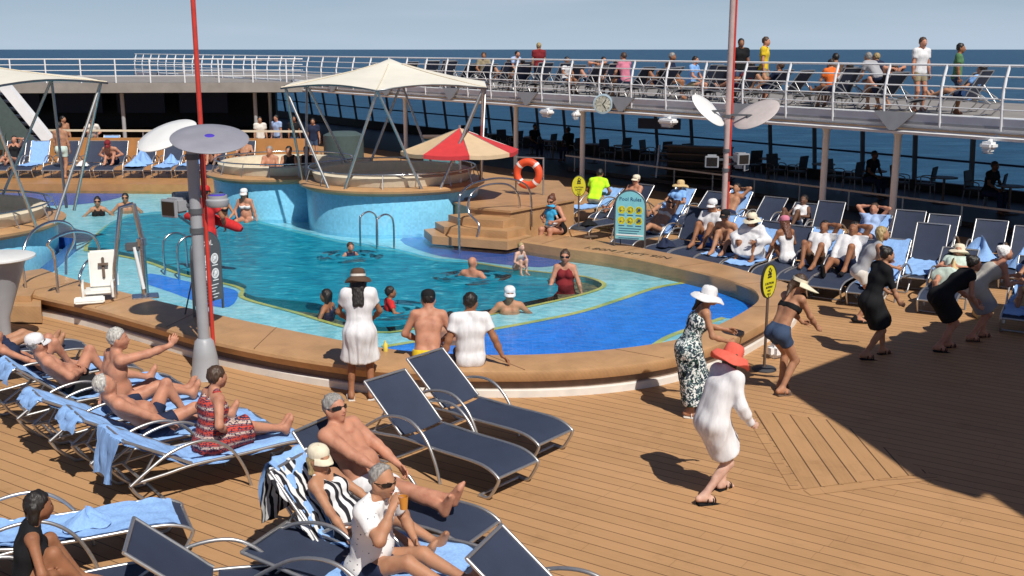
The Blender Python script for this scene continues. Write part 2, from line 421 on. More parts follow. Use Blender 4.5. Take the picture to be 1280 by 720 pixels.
    Pm,Qm=field_mesh(P,res,0,.035*s)
    skinm=MATS[skin]
    body=np_obj('person',Pm,Qm,[skinm,MATS['eye_dark'],MATS['eye_white'],MATS['lips']],None,ex)
    body.location=Vector(loc); body.rotation_euler=(0,0,yaw); tag(body,label,'person',group)
    # hair
    st,hm=hair if hair else (None,None)
    if st:
        hp2=[ell('h',hc+Rh@V(0,-.014,.028)*hs,(.086*hs*fw_,.1*hs,.105*hs),Rh)]
        fc=[(hc+Rh@V(0,.058,.055)*hs, nrm(Rh@V(0,.8,-.6)))]
        if st=='short': fc.append((hc+Rh@V(0,-.03,-.06)*hs, nrm(Rh@V(0,.15,-1))))
        if st=='thin':  # grey, receding
            fc=[(hc+Rh@V(0,.02,.06)*hs, nrm(Rh@V(0,.75,-.35))),(hc+Rh@V(0,-.03,-.06)*hs, nrm(Rh@V(0,.15,-1)))]
        if st=='ring':
            fc=[(hc+Rh@V(0,.0,.05)*hs, nrm(Rh@V(0,.9,.45))),(hc+Rh@V(0,-.03,-.06)*hs, nrm(Rh@V(0,.15,-1)))]
        for q in hp2: q.clip=[(c,n) for c,n in fc]
        if st in('long','ponytail','bob'):
            bk=hc+Rh@V(0,-.06,-.03)*hs
            if st=='bob':
                for sd in(-1,0,1): hp2.append(cap('h',hc+Rh@V(sd*.06,-.045,.0)*hs,hc+Rh@V(sd*.065,-.04,-.11)*hs,.045*hs,.035*hs))
            elif st=='long':
                end=neck-up2*.17*s-f2*.115*s
                for sd in(-1,0,1): hp2.append(cap('h',bk+Rh[:,0]*sd*.045*hs,end+r2*sd*.045*s,.05*hs,.03*s)); 
                for sd in(-1,1): hp2.append(cap('h',hc+Rh@V(sd*.075,-.02,0)*hs,hc+Rh@V(sd*.08,-.04,-.12)*hs,.03*hs,.03*hs))
            else:
                hp2.append(cap('h',bk+Rh@V(0,-.03,.05)*hs,bk+Rh@V(0,-.06,-.03)*hs,.035*hs,.04*hs)); hp2.append(cap('h',bk+Rh@V(0,-.06,-.03)*hs,neck-up2*.08*s-f2*.12*s,.036*hs,.018*s))
        if st=='bun': hp2.append(ell('h',hc+Rh@V(0,-.085,.095)*hs,(.05*hs,.05*hs,.045*hs),Rh))
        a,b=field_mesh(hp2,min(res,.012),0,.03*hs)
        if len(a):
            nz=(np.sin(a[:,0]*190+a[:,2]*60)*np.sin(a[:,1]*170+a[:,2]*45)*.004+np.sin(a[:,0]*75+1)*np.sin(a[:,1]*66)*np.sin(a[:,2]*70+2)*.007)*hs
            a=a+nrm_rows(a-hc)*nz[:,None]
            np_obj('hair',a,b,MATS[hm],body)
    byp={}
    for p in P: byp.setdefault(p.part,[]).append(p)
    def seg(part,f0=0.0,f1=1.0,flat=True):
        out=[]
        for p in byp.get(part,[]):
            if p.k=='c' and (f1<1 or f0>0):
                a=p.a+(p.b-p.a)*f0; b=p.a+(p.b-p.a)*f1
                q=cap(part,a,b,p.ra+(p.rb-p.ra)*f0,p.ra+(p.rb-p.ra)*f1,p.fl,p.ff)
                u=nrm(p.b-p.a); q.clip=[(b,u)] if flat and f1<1 else []
                out.append(q)
            else:
                q=Prim(p.k,p.part,**{k:getattr(p,k) for k in('a','b','ra','rb','fl','ff','sm')}); 
                if p.k=='e': q.Rm=p.Rm; q.rad=p.rad
                out.append(q)
        return out
    for w in wear:
        kind,mm=w[0],w[1]; o=w[2] if len(w)>2 else {}
        pr=[]; clips=[]; inf=o.get('inf',.011)*s; kk=.035*s; nm=o.get('name',kind)
        if kind in('trunks','shorts','briefs'):
            f=o.get('len',.5 if kind!='briefs' else .12)
            pr=seg('pel')+seg('thL',0,f)+seg('thR',0,f); clips=[(pel+Rp[:,2]*o.get('top',.085)*s,Rp[:,2])]
            if kind=='trunks': inf=o.get('inf',.016)*s
            if kind=='briefs': inf=.010*s
            nm={'trunks':'swim_trunks','shorts':'shorts','briefs':'swim_briefs'}[kind]
        elif kind=='trousers':
            pr=seg('pel')+seg('thL')+seg('thR')+seg('shnL',0,.93)+seg('shnR',0,.93); clips=[(pel+Rp[:,2]*.085*s,Rp[:,2])]; inf=.016*s; nm='trousers'
        elif kind=='tights':
            pr=seg('thL')+seg('thR')+seg('shnL',0,.97)+seg('shnR',0,.97); inf=.004*s; nm='tights'
        elif kind in('tshirt','longshirt','vest'):
            pr=seg('pel')+seg('waist')+seg('chest')+seg('trap')
            sl=o.get('sleeve',.6 if kind=='tshirt' else 1)
            for n_ in 'LR':
                if kind!='vest':
                    pr+=seg('sh'+n_)+seg('ua'+n_,0,min(sl,1))
                    if sl>=1: pr+=seg('fa'+n_,0,.93)
                else: pr+=seg('sh'+n_,0,.55)
            clips=[(pel-Rp[:,2]*o.get('low',.06)*s,-Rp[:,2]),(neck+up2*.03*s+f2*.02*s,nrm(up2+f2*.35))]; inf=o.get('inf',.022 if kind=='tshirt' else .016)*s
            nm={'tshirt':'t_shirt','longshirt':'shirt','vest':'vest_top'}[kind]
            if o.get('skirt'): clips=clips[1:]
            if o.get('loose'):
                pr=[q for q in pr if not (q.k=='e' and q.part=='pel')]
                for sd in(-1,1): pr.append(cap('sk',chest+r2*sd*.06*s-f2*.03*s,pel+rp*sd*.075*s-fp*.045*s,.088*s,.098*s))
        elif kind=='swimsuit':
            pr=seg('pel')+seg('waist')+seg('chest')+seg('thL',0,.06)+seg('thR',0,.06); clips=[(chest+up2*.075*s+f2*.02*s,nrm(up2-f2*.25))]; inf=.010*s
            for sd in(-1,1): pr+=[cap('st',chest+r2*sd*.07*s+f2*.1*s+up2*.06*s,neck+r2*sd*.08*s+up2*.015*s,.012*s,.012*s),cap('st',neck+r2*sd*.08*s+up2*.015*s,chest+r2*sd*.05*s-f2*.1*s+up2*.06*s,.012*s,.012*s)]
            if pr: 
                for q in pr:
                    if q.part!='st': q.clip=q.clip+clips
                clips=[]
        elif kind=='bikini':
            pr=seg('chest'); clips=[(chest+up2*.05*s,up2),(chest-up2*.035*s,-up2)]; inf=.013*s; nm='bikini_top'
        elif kind=='wrap':   # strapless bodice
            pr=seg('pel')+seg('waist')+seg('chest'); clips=[(chest+up2*o.get('top',.06)*s,up2)]; inf=.012*s; nm='bodice'
        elif kind=='apron': pass
        if kind in('dress','skirt') or o.get('skirt'):
            f=o.get('len',.75)
            bod=o.get('bodice','full')
            if kind=='dress':
                pr=seg('pel')+seg('waist')+seg('chest')
                if bod=='full':
                    pr+=seg('trap')
                    for n_ in 'LR': pr+=seg('sh'+n_)+(seg('ua'+n_,0,o.get('sleeve',.4)) if o.get('sleeve',.4)>0 else [])
                    clips=[(neck+up2*.0*s+f2*.05*s,nrm(up2+f2*.6))]
                elif bod=='straps':
                    cl=(chest+up2*.07*s,up2)
                    for q in pr: q.clip=q.clip+[cl]
                    for sd in(-1,1): pr+=[cap('st',chest+r2*sd*.07*s+f2*.09*s+up2*.05*s,neck+r2*sd*.085*s+up2*.015*s,.014*s,.012*s),cap('st',neck+r2*sd*.085*s+up2*.015*s,chest+r2*sd*.05*s-f2*.095*s+up2*.05*s,.012*s,.014*s)]
                else:
                    cl=(chest+up2*.06*s,up2)
                    for q in pr: q.clip=q.clip+[cl]
            elif kind=='skirt':
                pr=seg('pel'); 
                for q in pr: q.clip=q.clip+[(pel+Rp[:,2]*.1*s,Rp[:,2])]
            fl=o.get('flare',.05); ends=[]
            for n_ in 'LR':
                S,el,wr,H,kn,an,toe=J[n_]
                L=f*2
                if L<=1: e=H+(kn-H)*L
                else: e=kn+(an-kn)*(L-1)
                ends.append(e)
            mid=(ends[0]+ends[1])/2; top=pel-Rp[:,2]*.02*s
            ax_=nrm(mid-top); L=np.linalg.norm(mid-top)
            for e in ends:
                e2=top+ax_*L+ (e-mid-ax_*(e-mid).dot(ax_))*.85
                q=cap('sk',top+(e-mid)*.25,e2,.115*s,(.085+fl)*s); q.clip=[(mid,ax_)]; pr.append(q)
            q=cap('sk',top,mid,.14*s,(.10+fl)*s); q.clip=[(mid,ax_)]; pr.append(q)
            for n_ in 'LR':
                for q in seg('th'+n_,0,min(f*2,1))+(seg('shn'+n_,0,min((f*2-1)*.9,1)) if f>.55 else []): q.clip=q.clip+[(mid,ax_)]; pr.append(q)
            kk=.07*s; inf=o.get('inf',.014)*s
            nm=o.get('name',{'dress':'dress','skirt':'skirt'}.get(kind,nm))
        if kind in('sandals','shoes'):
            for n_ in 'LR':
                S,el,wr,H,kn,an,toe=J[n_]; ld=nrm(an-kn)
                shm=MB()
                if kind=='shoes':
                    a,b=field_mesh([cap('x',an+ld*.0*s-toe*.02*s,an+ld*.04*s-toe*.03*s,.04*s,.036*s),cap('x',an+ld*.04*s-toe*.035*s,an+ld*.05*s+toe*.15*s,.038*s,.034*s)],.012,.006*s,.02,clips=[(an-ld*.02*s,-ld)])
                    np_obj('shoe',a,b,MATS[mm],body)
                else:
                    sd_=nrm(np.cross(toe,ld)); dn=nrm(np.cross(sd_,toe)); dn=dn if dn.dot(ld)>0 else -dn
                    M=Matrix((Vector(sd_),Vector(toe),Vector(-dn))).transposed()
                    shm.box(Vector(an+dn*.083*s+toe*.065*s),(.085*s,.26*s,.022*s),M,0,.006)
                    if o.get('heel'): shm.box(Vector(an+dn*.11*s+toe*.0*s),(.07*s,.1*s,.05*s),M,0,.006)
                    for y_ in(.03,.09,.115):
                        c=an+toe*y_*s; shm.tube([Vector(c+dn*.075*s-sd_*.042*s),Vector(c-sd_*.043*s+dn*.03*s),Vector(c-dn*(.012 if y_<.05 else -.008)*s),Vector(c+sd_*.043*s+dn*.03*s),Vector(c+dn*.075*s+sd_*.042*s)],.007*s,6,0,smooth=2)
                    shm.build('sandal',MATS[mm],body,60)
            continue
        if not pr: continue
        a,b=field_mesh(pr,max(res,.012),inf,kk,clips)
        if not len(a): continue
        # soft folds
        am=o.get('fold',.0055 if kind in('dress','skirt') or o.get('skirt') else .002)*s
        low=np.clip((chest-a)@up1/(.5*s),0,1)
        ang=np.arctan2((a-pel)@r1,(a-pel)@f1)
        c0=pel+np.outer((a-pel)@up1,up1)
        a=a+nrm_rows(a-c0)*((np.sin(ang*8+a[:,2]*2.5)+.5*np.sin(ang*15+a[:,2]*3+1))*am*(.05+1.3*low**1.4))[:,None]
        a=a+np.sin(a[:,[1,2,0]]*33/s+a[:,[2,0,1]]*17/s)*.0018*s
        g_=np_obj(nm,a,b,MATS[mm],body)
        if o.get('label'): g_['label']=o['label']
    HM=Mx(Rh*1.0,hc)
    if hat: make_hat(hat,HM,hs,body)
    if glasses:
        gm=MB()
        for sd in(-1,1):
            rows=[[HM@Vector((sd*math.sin(R(q))*.088*fw_*hs,(.012+math.cos(R(q))*.094)*hs,(.010+zz)*hs)) for q in (8,16,26,38,50,60)] for zz in (.018,.012,0,-.012,-.018)]
            rows[0][0]=rows[1][0];rows[-1][0]=rows[-2][0];rows[0][-1]=rows[1][-1];rows[-1][-1]=rows[-2][-1]; gm.grid(rows)
            gm.bar(HM@Vector((sd*.076*fw_*hs,.058*hs,.014*hs)),HM@Vector((sd*.086*fw_*hs,-.005*hs,.012*hs)),.005*hs,.008*hs)
        gm.bar(HM@Vector((-.013*hs,.1055*hs,.016*hs)),HM@Vector((.013*hs,.1055*hs,.016*hs)),.006*hs)
        gm.build('sunglasses',MATS[glasses if isinstance(glasses,str) else 'black_gloss'],body,60)
    body['_wr']=0; del body['_wr']
    W=Matrix.Translation(Vector(loc))@Matrix.Rotation(yaw,4,'Z')
    return body,{k:[W@Vector(q) for q in v[:6]] for k,v in J.items()},W@Vector(hc)
def nrm_rows(a): return a/np.maximum(np.linalg.norm(a,axis=1,keepdims=True),1e-6)
def make_hat(hat,HM,hs,body):
    kind,mm=hat[0],hat[1]; o=hat[2] if len(hat)>2 else {}
    tilt=Matrix.Rotation(R(o.get('tilt',-10)),4,'X'); T=HM@Matrix.Translation(Vector((0,-.012*hs,.05*hs)))@tilt
    k=hs*o.get('size',1)
    m=MB(); nm='sun_hat'
    if kind in('cap','peakcap'):
        m.lathe([(.094*k,-.02*k),(.096*k,.01*k),(.092*k,.04*k),(.072*k,.068*k),(.04*k,.082*k),(.0001,.086*k)],M=None,seg=20,sy=1.1)
        # visor
        rows=[]
        for i in range(5):
            t=i/4; row=[]
            for j in range(9):
                a=R(-62+124*j/8); r0=.096*k
                row.append(Vector((math.sin(a)*(r0+.012*k*t)*1.0,math.cos(a)*(r0*1.08)+t*.075*k*math.cos(a*1.25),-.008*k-.03*k*t*t-.02*k*abs(math.sin(a))*t)))
            rows.append(row)
        m.grid(rows); m.grid([[p-Vector((0,0,.006*k)) for p in r] for r in rows]); nm='cap'
    elif kind in('sunhat','wide'):
        br=o.get('brim',.2)*k; wv=o.get('wave',.012)*k
        fn=lambda p,a,r: p+Vector((0,0,(math.sin(3*a+.7)+.5*math.sin(5*a))*wv*max(0,(r-.1*k)/(br-.1*k)))) if br>.1*k else p
        m.lathe([(br,-.062*k-o.get('droop',.02)*k),(br*.82,-.052*k),(.098*k,-.03*k),(.094*k,.03*k),(.075*k,.068*k),(.04*k,.08*k),(.0001,.084*k),(.0001,.078*k),(.09*k,.028*k),(.093*k,-.036*k),(br*.82,-.058*k),(br,-.067*k-o.get('droop',.02)*k)],seg=28,sy=1.08,fn=fn)
    elif kind=='visor':
        br=o.get('brim',.2)*k
        rows=[]
        for i in range(5):
            t=i/4; row=[]
            for j in range(15):
                a=R(-105+210*j/14); r0=.094*k; r1_=r0+(br-r0)*t*(.45+.55*max(0,math.cos(a*.8)))
                row.append(Vector((math.sin(a)*r1_,math.cos(a)*r1_*1.08,-.02*k-.05*k*t)))
            rows.append(row)
        m.grid(rows); m.grid([[p-Vector((0,0,.006*k)) for p in r] for r in rows])
        m.lathe([(.094*k,-.03*k),(.096*k,-.03*k),(.096*k,.015*k),(.094*k,.015*k)],seg=20,sy=1.1); nm='visor_hat'
    m.v=[tuple(T@Vector(v)) for v in m.v]
    mats=[MATS[mm]]
    hb=m.build(nm,mats,body,50)
    if o.get('band'):
        b=MB(); b.lathe([(.099*k,-.026*k),(.1*k,-.026*k),(.099*k,.004*k),(.097*k,.004*k)],seg=24,sy=1.08); b.v=[tuple(T@Vector(v)) for v in b.v]; b.build('hat_band',MATS[o['band']],hb,60)
# ---------------------------------------------------------------- materials
def skin(name,c,sc_=9):
    t=NT(name); b=t.b
    n=t.n('TexNoise',i_Scale=sc_,i_Detail=4.0); t.l(t.tc.outputs['Object'],n.inputs['Vector'])
    c=np.array(c); col=t.ramp(n.outputs['Fac'],[(.25,c*(.74,.62,.60)),(.5,c),(.75,c*(1.16,1.06,1.02))]); t.l(col,b.inputs['Base Color'])
    b.inputs['Roughness'].default_value=.56; b.inputs['Specular IOR Level'].default_value=.3
    b.inputs['Subsurface Weight'].default_value=.12; b.inputs['Subsurface Radius'].default_value=(.02,.008,.005); b.inputs['Subsurface Scale'].default_value=.5
    n2=t.n('TexNoise',i_Scale=60.0,i_Detail=3.0); t.l(t.tc.outputs['Object'],n2.inputs['Vector']); t.bump(n2.outputs['Fac'],.12,.006)
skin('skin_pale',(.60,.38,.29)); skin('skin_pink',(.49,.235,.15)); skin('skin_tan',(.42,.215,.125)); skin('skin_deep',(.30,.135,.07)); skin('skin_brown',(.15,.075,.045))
mat('eye_dark','#15100c',.2); mat('eye_white',(.7,.66,.62),.3); mat('lips',(.38,.13,.1),.4); mat('black_gloss',(.012,.012,.013),.12); mat('red_gloss',(.35,.03,.03),.15)
def hairmat(name,c):
    t=NT(name); n=t.n('TexNoise',i_Scale=70.0,i_Detail=6.0); mp=t.n('Mapping'); mp.inputs['Scale'].default_value=(1,1,.25); t.l(t.tc.outputs['Object'],mp.inputs[0]); t.l(mp.outputs[0],n.inputs['Vector'])
    c=np.array(c); t.l(t.ramp(n.outputs['Fac'],[(.3,c*.5),(.55,c),(.8,c*1.5)]),t.b.inputs['Base Color']); t.b.inputs['Roughness'].default_value=.5; t.bump(n.outputs['Fac'],.6,.01)
hairmat('hair_dark',(.016,.012,.010)); hairmat('hair_brown',(.07,.038,.022)); hairmat('hair_grey',(.30,.28,.26)); hairmat('hair_white',(.48,.46,.42)); hairmat('hair_blonde',(.40,.29,.13)); hairmat('hair_auburn',(.13,.045,.022))
def cloth(name,c,rough=.85,bump=.5,sc_=14): 
    t=NT(name); n=t.n('TexNoise',i_Scale=float(sc_)*1.5,i_Detail=4.0,i_Distortion=.6); mp_=t.n('Mapping'); mp_.inputs['Scale'].default_value=(1,1,.28); t.l(t.tc.outputs['Object'],mp_.inputs[0]); t.l(mp_.outputs[0],n.inputs['Vector'])
    c=np.array(srgb(c)[:3] if isinstance(c,str) else c); t.l(t.ramp(n.outputs['Fac'],[(.3,c*.86),(.7,c*1.08)]),t.b.inputs['Base Color']); t.b.inputs['Roughness'].default_value=rough
    w=t.n('TexNoise',i_Scale=260.0,i_Detail=1.0); t.l(t.tc.outputs['Object'],w.inputs['Vector'])
    h=t.math('ADD',n.outputs['Fac'],t.math('MULTIPLY',w.outputs['Fac'],.06)); t.bump(h,bump*.5,.012); t.b.inputs['Specular IOR Level'].default_value=.2
    return t
for n_,c_ in dict(cloth_white=(.72,.71,.72),cloth_offwhite=(.70,.66,.60),cloth_grey=(.36,.36,.38),cloth_black=(.012,.012,.014),cloth_navy=(.018,.026,.06),cloth_red=(.55,.03,.03),cloth_maroon=(.20,.02,.025),cloth_yellow=(.75,.52,.03),
    cloth_neon=(.55,.95,.03),cloth_blue=(.06,.16,.55),cloth_sky=(.22,.42,.78),cloth_coral=(.72,.13,.09),cloth_straw=(.60,.44,.22),cloth_cream=(.74,.66,.50),cloth_denim=(.045,.07,.13),cloth_orange=(.75,.16,.03),cloth_green=(.10,.22,.10),cloth_khaki=(.30,.25,.16),cloth_aqua=(.05,.35,.6),cloth_pink=(.6,.2,.28),cloth_lightblue=(.35,.47,.72),cloth_brown=(.1,.06,.04)).items(): cloth(n_,c_)
cloth('cloth_palegreen',(.55,.66,.58))
cloth('towel_blue',(.27,.46,.80),.95,.7,30); cloth('towel_white',(.75,.76,.78),.95,.7,30)
def pattern(name,fn):
    t=NT(name); t.b.inputs['Roughness'].default_value=.85; t.b.inputs['Specular IOR Level'].default_value=.2; t.l(fn(t),t.b.inputs['Base Color'])
    n=t.n('TexNoise',i_Scale=14.0,i_Detail=3.0); t.l(t.tc.outputs['Object'],n.inputs['Vector']); t.bump(n.outputs['Fac'],.3,.016)
def floral(t):
    n=t.n('TexNoise',i_Scale=22.0,i_Detail=2.0,i_Distortion=1.6); t.l(t.tc.outputs['Object'],n.inputs['Vector'])
    n2=t.n('TexNoise',i_Scale=9.0,i_Detail=1.0); t.l(t.tc.outputs['Object'],n2.inputs['Vector'])
    a=t.ramp(n.outputs['Fac'],[(0,(.03,.04,.06)),(.44,(.06,.10,.12)),(.50,(.22,.36,.33)),(.54,(.8,.8,.78))],'CONSTANT')
    return t.mix(t.math('GREATER_THAN',n2.outputs['Fac'],.6),a,(.1,.17,.16),'MULTIPLY')
pattern('cloth_floral',floral)
def ethnic(t):
    s_=t.n('SeparateXYZ'); t.l(t.tc.outputs['Object'],s_.inputs[0])
    w=t.n('TexWave',wave_type='BANDS',bands_direction='Z'); w.inputs['Scale'].default_value=3.2; w.inputs['Distortion'].default_value=.8; t.l(t.tc.outputs['Object'],w.inputs['Vector'])
    v=t.n('TexVoronoi',i_Scale=55.0); t.l(t.tc.outputs['Object'],v.inputs['Vector'])
    a=t.ramp(w.outputs['Fac'],[(0,(.5,.06,.04)),(.3,(.04,.03,.07)),(.5,(.62,.14,.07)),(.68,(.05,.05,.12)),(.85,(.55,.4,.34))],'CONSTANT')
    return t.mix(t.math('GREATER_THAN',v.outputs['Distance'],.62),a,(.04,.03,.06))
pattern('cloth_ethnic',ethnic)
def zebra(t):
    n=t.n('TexWave',i_Scale=3.6,i_Distortion=9.0); t.l(t.tc.outputs['Object'],n.inputs['Vector'])
    return t.mix(t.math('GREATER_THAN',n.outputs['Fac'],.5),(.02,.02,.025),(.72,.72,.72))
pattern('cloth_zebra',zebra)
def speck(t):
    v=t.n('TexVoronoi',i_Scale=26.0); t.l(t.tc.outputs['Object'],v.inputs['Vector'])
    return t.mix(t.math('LESS_THAN',v.outputs['Distance'],.16),(.78,.77,.76),(.12,.12,.14))
pattern('cloth_speck',speck)
def greyblend(t):
    s_=t.n('SeparateXYZ'); t.l(t.tc.outputs['Object'],s_.inputs[0])
    return t.ramp(t.math('MULTIPLY',s_.outputs['Z'],1.0),[(.0,(.20,.21,.24)),(.62,(.24,.25,.28)),(.72,(.42,.40,.36)),(1,(.5,.47,.42))])
pattern('cloth_greycream',greyblend)
# metals, paint
mat('steel',(.62,.62,.63),.22,1.0,noise=.1,nscale=30); mat('alu',(.52,.51,.50),.38,.85,noise=.08,nscale=25); mat('steel_dark',(.22,.23,.24),.4,.9)
mat('paint_white',(.80,.81,.82),.35,noise=.06,nscale=2.5,bump=.05,bscale=18); mat('paint_grey',(.33,.34,.36),.45,noise=.07,nscale=4); mat('paint_dgrey',(.09,.095,.105),.45,noise=.1); mat('paint_red',(.55,.045,.03),.4,noise=.1,nscale=6); mat('paint_pinkgrey',(.50,.36,.33),.45,noise=.08)
mat('reflector_shaded',(.52,.46,.44),.4,noise=.06); mat('white_plastic',(.76,.75,.70),.35,noise=.05); mat('reflector_white',(.78,.78,.76),.3,noise=.05,nscale=3); mat('reflector_grey',(.27,.27,.31),.4,noise=.08,nscale=4)  # right mast disc: sun-shaded brownish tone put into the base colour
mat('violet_lens_glint',(.08,.05,.45),.15); mat('dark_interior',(.022,.022,.026),.6,noise=.3); mat('dark_brown',(.05,.033,.025),.5,noise=.25,nscale=3); mat('mid_brown',(.13,.085,.06),.5,noise=.2,nscale=4)
mat('sign_yellow',(.70,.62,.03),.35,noise=.04); mat('sign_dark',(.03,.03,.02),.5); mat('sign_teal',(.06,.40,.48),.35,noise=.05); mat('sign_cyan',(.24,.58,.63),.35,noise=.06); mat('ink_navy',(.02,.07,.18),.5); mat('lifebuoy',(.75,.09,.03),.45,noise=.12,nscale=7,bump=.1); mat('pad_cream',(.66,.58,.44),.6,noise=.06,bump=.2,bscale=12)
mat('canvas',(.70,.67,.58),.8,noise=.06,nscale=1.5,bump=.15,bscale=6,bdist=.04); mat('umb_red',(.55,.035,.04),.75,noise=.08,nscale=5,bump=.15); mat('umb_cream',(.58,.43,.27),.75,noise=.06,nscale=5,bump=.15)
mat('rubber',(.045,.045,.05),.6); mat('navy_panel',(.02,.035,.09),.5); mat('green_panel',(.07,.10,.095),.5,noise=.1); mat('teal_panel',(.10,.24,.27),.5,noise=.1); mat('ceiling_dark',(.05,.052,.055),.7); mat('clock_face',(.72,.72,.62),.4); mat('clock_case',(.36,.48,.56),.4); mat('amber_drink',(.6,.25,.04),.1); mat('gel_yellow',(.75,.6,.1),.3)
# lounger sling: woven navy mesh
t=NT('sling'); w=t.n('TexChecker',i_Scale=170.0); t.l(t.tc.outputs['Object'],w.inputs['Vector']); n=t.n('TexNoise',i_Scale=5.0,i_Detail=4.0); t.l(t.tc.outputs['Object'],n.inputs['Vector'])
t.l(t.mix(w.outputs['Fac'],t.ramp(n.outputs['Fac'],[(.3,(.016,.022,.042)),(.7,(.026,.036,.07))]),(.045,.058,.095)),t.b.inputs['Base Color']); t.b.inputs['Roughness'].default_value=.62; t.b.inputs['Specular IOR Level'].default_value=.3; t.bump(n.outputs['Fac'],.15,.02)
# teak decks
def teak(name,ang,width=.135,base=(.44,.248,.115),gap=.07,coords='Object',joint=2.2):
    t=NT(name); mp=t.n('Mapping'); mp.inputs['Rotation'].default_value=(0,0,-ang); t.l(t.tc.outputs[coords],mp.inputs[0])
    s_=t.n('SeparateXYZ'); t.l(mp.outputs[0],s_.inputs[0])
    v=t.math('DIVIDE',s_.outputs['Y'],width); fr=t.math('FRACT',v); fl=t.math('FLOOR',v)
    wn=t.n('TexWhiteNoise'); wn.noise_dimensions='1D'; t.l(fl,wn.inputs['W'])
    off=t.math('MULTIPLY',wn.outputs['Value'],joint*3); u=t.math('DIVIDE',t.math('ADD',s_.outputs['X'],off),joint)
    wn2=t.n('TexWhiteNoise'); wn2.noise_dimensions='2D'; cb=t.n('CombineXYZ'); t.l(t.math('FLOOR',u),cb.inputs[0]); t.l(fl,cb.inputs[1]); t.l(cb.outputs[0],wn2.inputs['Vector'])
    g_=t.n('TexNoise',i_Scale=3.0,i_Detail=6.0,i_Roughness=.65); m2=t.n('Mapping'); m2.inputs['Scale'].default_value=(.9,22,22); t.l(mp.outputs[0],m2.inputs[0]); t.l(m2.outputs[0],g_.inputs['Vector'])
    lg=t.n('TexNoise',i_Scale=.55,i_Detail=6.0,i_Roughness=.6); t.l(t.tc.outputs[coords],lg.inputs['Vector'])
    b=np.array(base)
    k=t.math('ADD',t.math('ADD',t.math('MULTIPLY',wn2.outputs['Value'],.06),t.math('MULTIPLY',wn.outputs['Value'],.14)),t.math('ADD',t.math('MULTIPLY',g_.outputs['Fac'],.42),t.math('MULTIPLY',lg.outputs['Fac'],.52)))
    col=t.ramp(k,[(.25,b*(.72,.72,.75)),(.52,b),(.82,b*(1.2,1.22,1.28))])
    # scattered damp / worn patches
    dn=t.n('TexNoise',i_Scale=1.7,i_Detail=7.0,i_Roughness=.7); t.l(t.tc.outputs[coords],dn.inputs['Vector'])
    st=t.n('MapRange'); st.inputs[1].default_value=.56; st.inputs[2].default_value=.70; t.l(dn.outputs['Fac'],st.inputs[0])
    col=t.mix(t.math('MULTIPLY',st.outputs[0],.38),col,b*.55)
    ga=t.math('LESS_THAN',fr,gap); gb=t.math('MULTIPLY',t.math('LESS_THAN',t.math('FRACT',u),.003),.35)
    gg=t.math('MAXIMUM',ga,gb)
    col=t.mix(t.math('MULTIPLY',gg,.82),col,(.055,.03,.018)); t.l(col,t.b.inputs['Base Color'])
    rr=t.math('ADD',.5,t.math('MULTIPLY',lg.outputs['Fac'],.25)); t.l(rr,t.b.inputs['Roughness']); t.b.inputs['Specular IOR Level'].default_value=.25
    t.bump(t.math('SUBTRACT',t.math('MULTIPLY',g_.outputs['Fac'],.25),gg),.3,.006)
    return t.m
teak('teak_deck',R(-34),.165,gap=.065); teak('teak_panel',R(89),.2,gap=.085); teak('teak_border',R(8),.3,gap=.03); teak('teak_far',R(-34),.14,(.44,.25,.11))
# plain varnished wood for the pool rim with faint grain and joints
def wood(name,base,sc_=1.0,rough=.42):
    t=NT(name); n=t.n('TexNoise',i_Scale=2.2*sc_,i_Detail=8.0,i_Roughness=.62,i_Distortion=.4); t.l(t.tc.outputs['Object'],n.inputs['Vector'])
    w=t.n('TexWave',wave_type='BANDS',bands_direction='DIAGONAL'); w.inputs['Scale'].default_value=9*sc_; w.inputs['Distortion'].default_value=4.0; w.inputs['Detail'].default_value=4.0; t.l(t.tc.outputs['Object'],w.inputs['Vector'])
    b=np.array(base); k=t.math('ADD',t.math('MULTIPLY',n.outputs['Fac'],.93),t.math('MULTIPLY',w.outputs['Fac'],.07))
    t.l(t.ramp(k,[(.25,b*.75),(.5,b),(.75,b*1.18)]),t.b.inputs['Base Color']); t.b.inputs['Roughness'].default_value=rough; t.bump(k,.12,.01); return t.m
wood('wood_rim',(.45,.258,.122)); wood('wood_face',(.40,.215,.085)); wood('wood_dark',(.2,.1,.045)); wood('wood_far',(.44,.22,.08))
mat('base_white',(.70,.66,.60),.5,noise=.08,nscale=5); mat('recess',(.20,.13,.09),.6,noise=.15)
# tiles
def tile(name,base,size=.06,var=.14,grout=.88,rough=.25):
    t=NT(name); sx_=t.n('SeparateXYZ'); t.l(t.tc.outputs['Object'],sx_.inputs[0])
    c3=[t.math('DIVIDE',sx_.outputs[i],size) for i in range(3)]
    cb=t.n('CombineXYZ'); [t.l(t.math('FLOOR',t.math('ADD',c,.013)),cb.inputs[i]) for i,c in enumerate(c3)]
    wn=t.n('TexWhiteNoise'); wn.noise_dimensions='3D'; t.l(cb.outputs[0],wn.inputs['Vector'])
    n=t.n('TexNoise',i_Scale=.8,i_Detail=5.0); t.l(t.tc.outputs['Object'],n.inputs['Vector'])
    b=np.array(base); k=t.math('ADD',t.math('MULTIPLY',wn.outputs['Value'],.4),t.math('MULTIPLY',n.outputs['Fac'],.6))
    col=t.ramp(k,[(.15,b*(1-var)),(.5,b),(.85,np.minimum(b*(1+var)+.01,1))])
    ed=None
    for i,c in enumerate(c3[:2]):
        e=t.math('LESS_THAN',t.math('FRACT',c),.09); ed=e if ed is None else t.math('MAXIMUM',ed,e)
    col=t.mix(t.math('MULTIPLY',ed,1-grout),col,(.55,.62,.62)); t.l(col,t.b.inputs['Base Color']); t.b.inputs['Roughness'].default_value=rough; return t.m
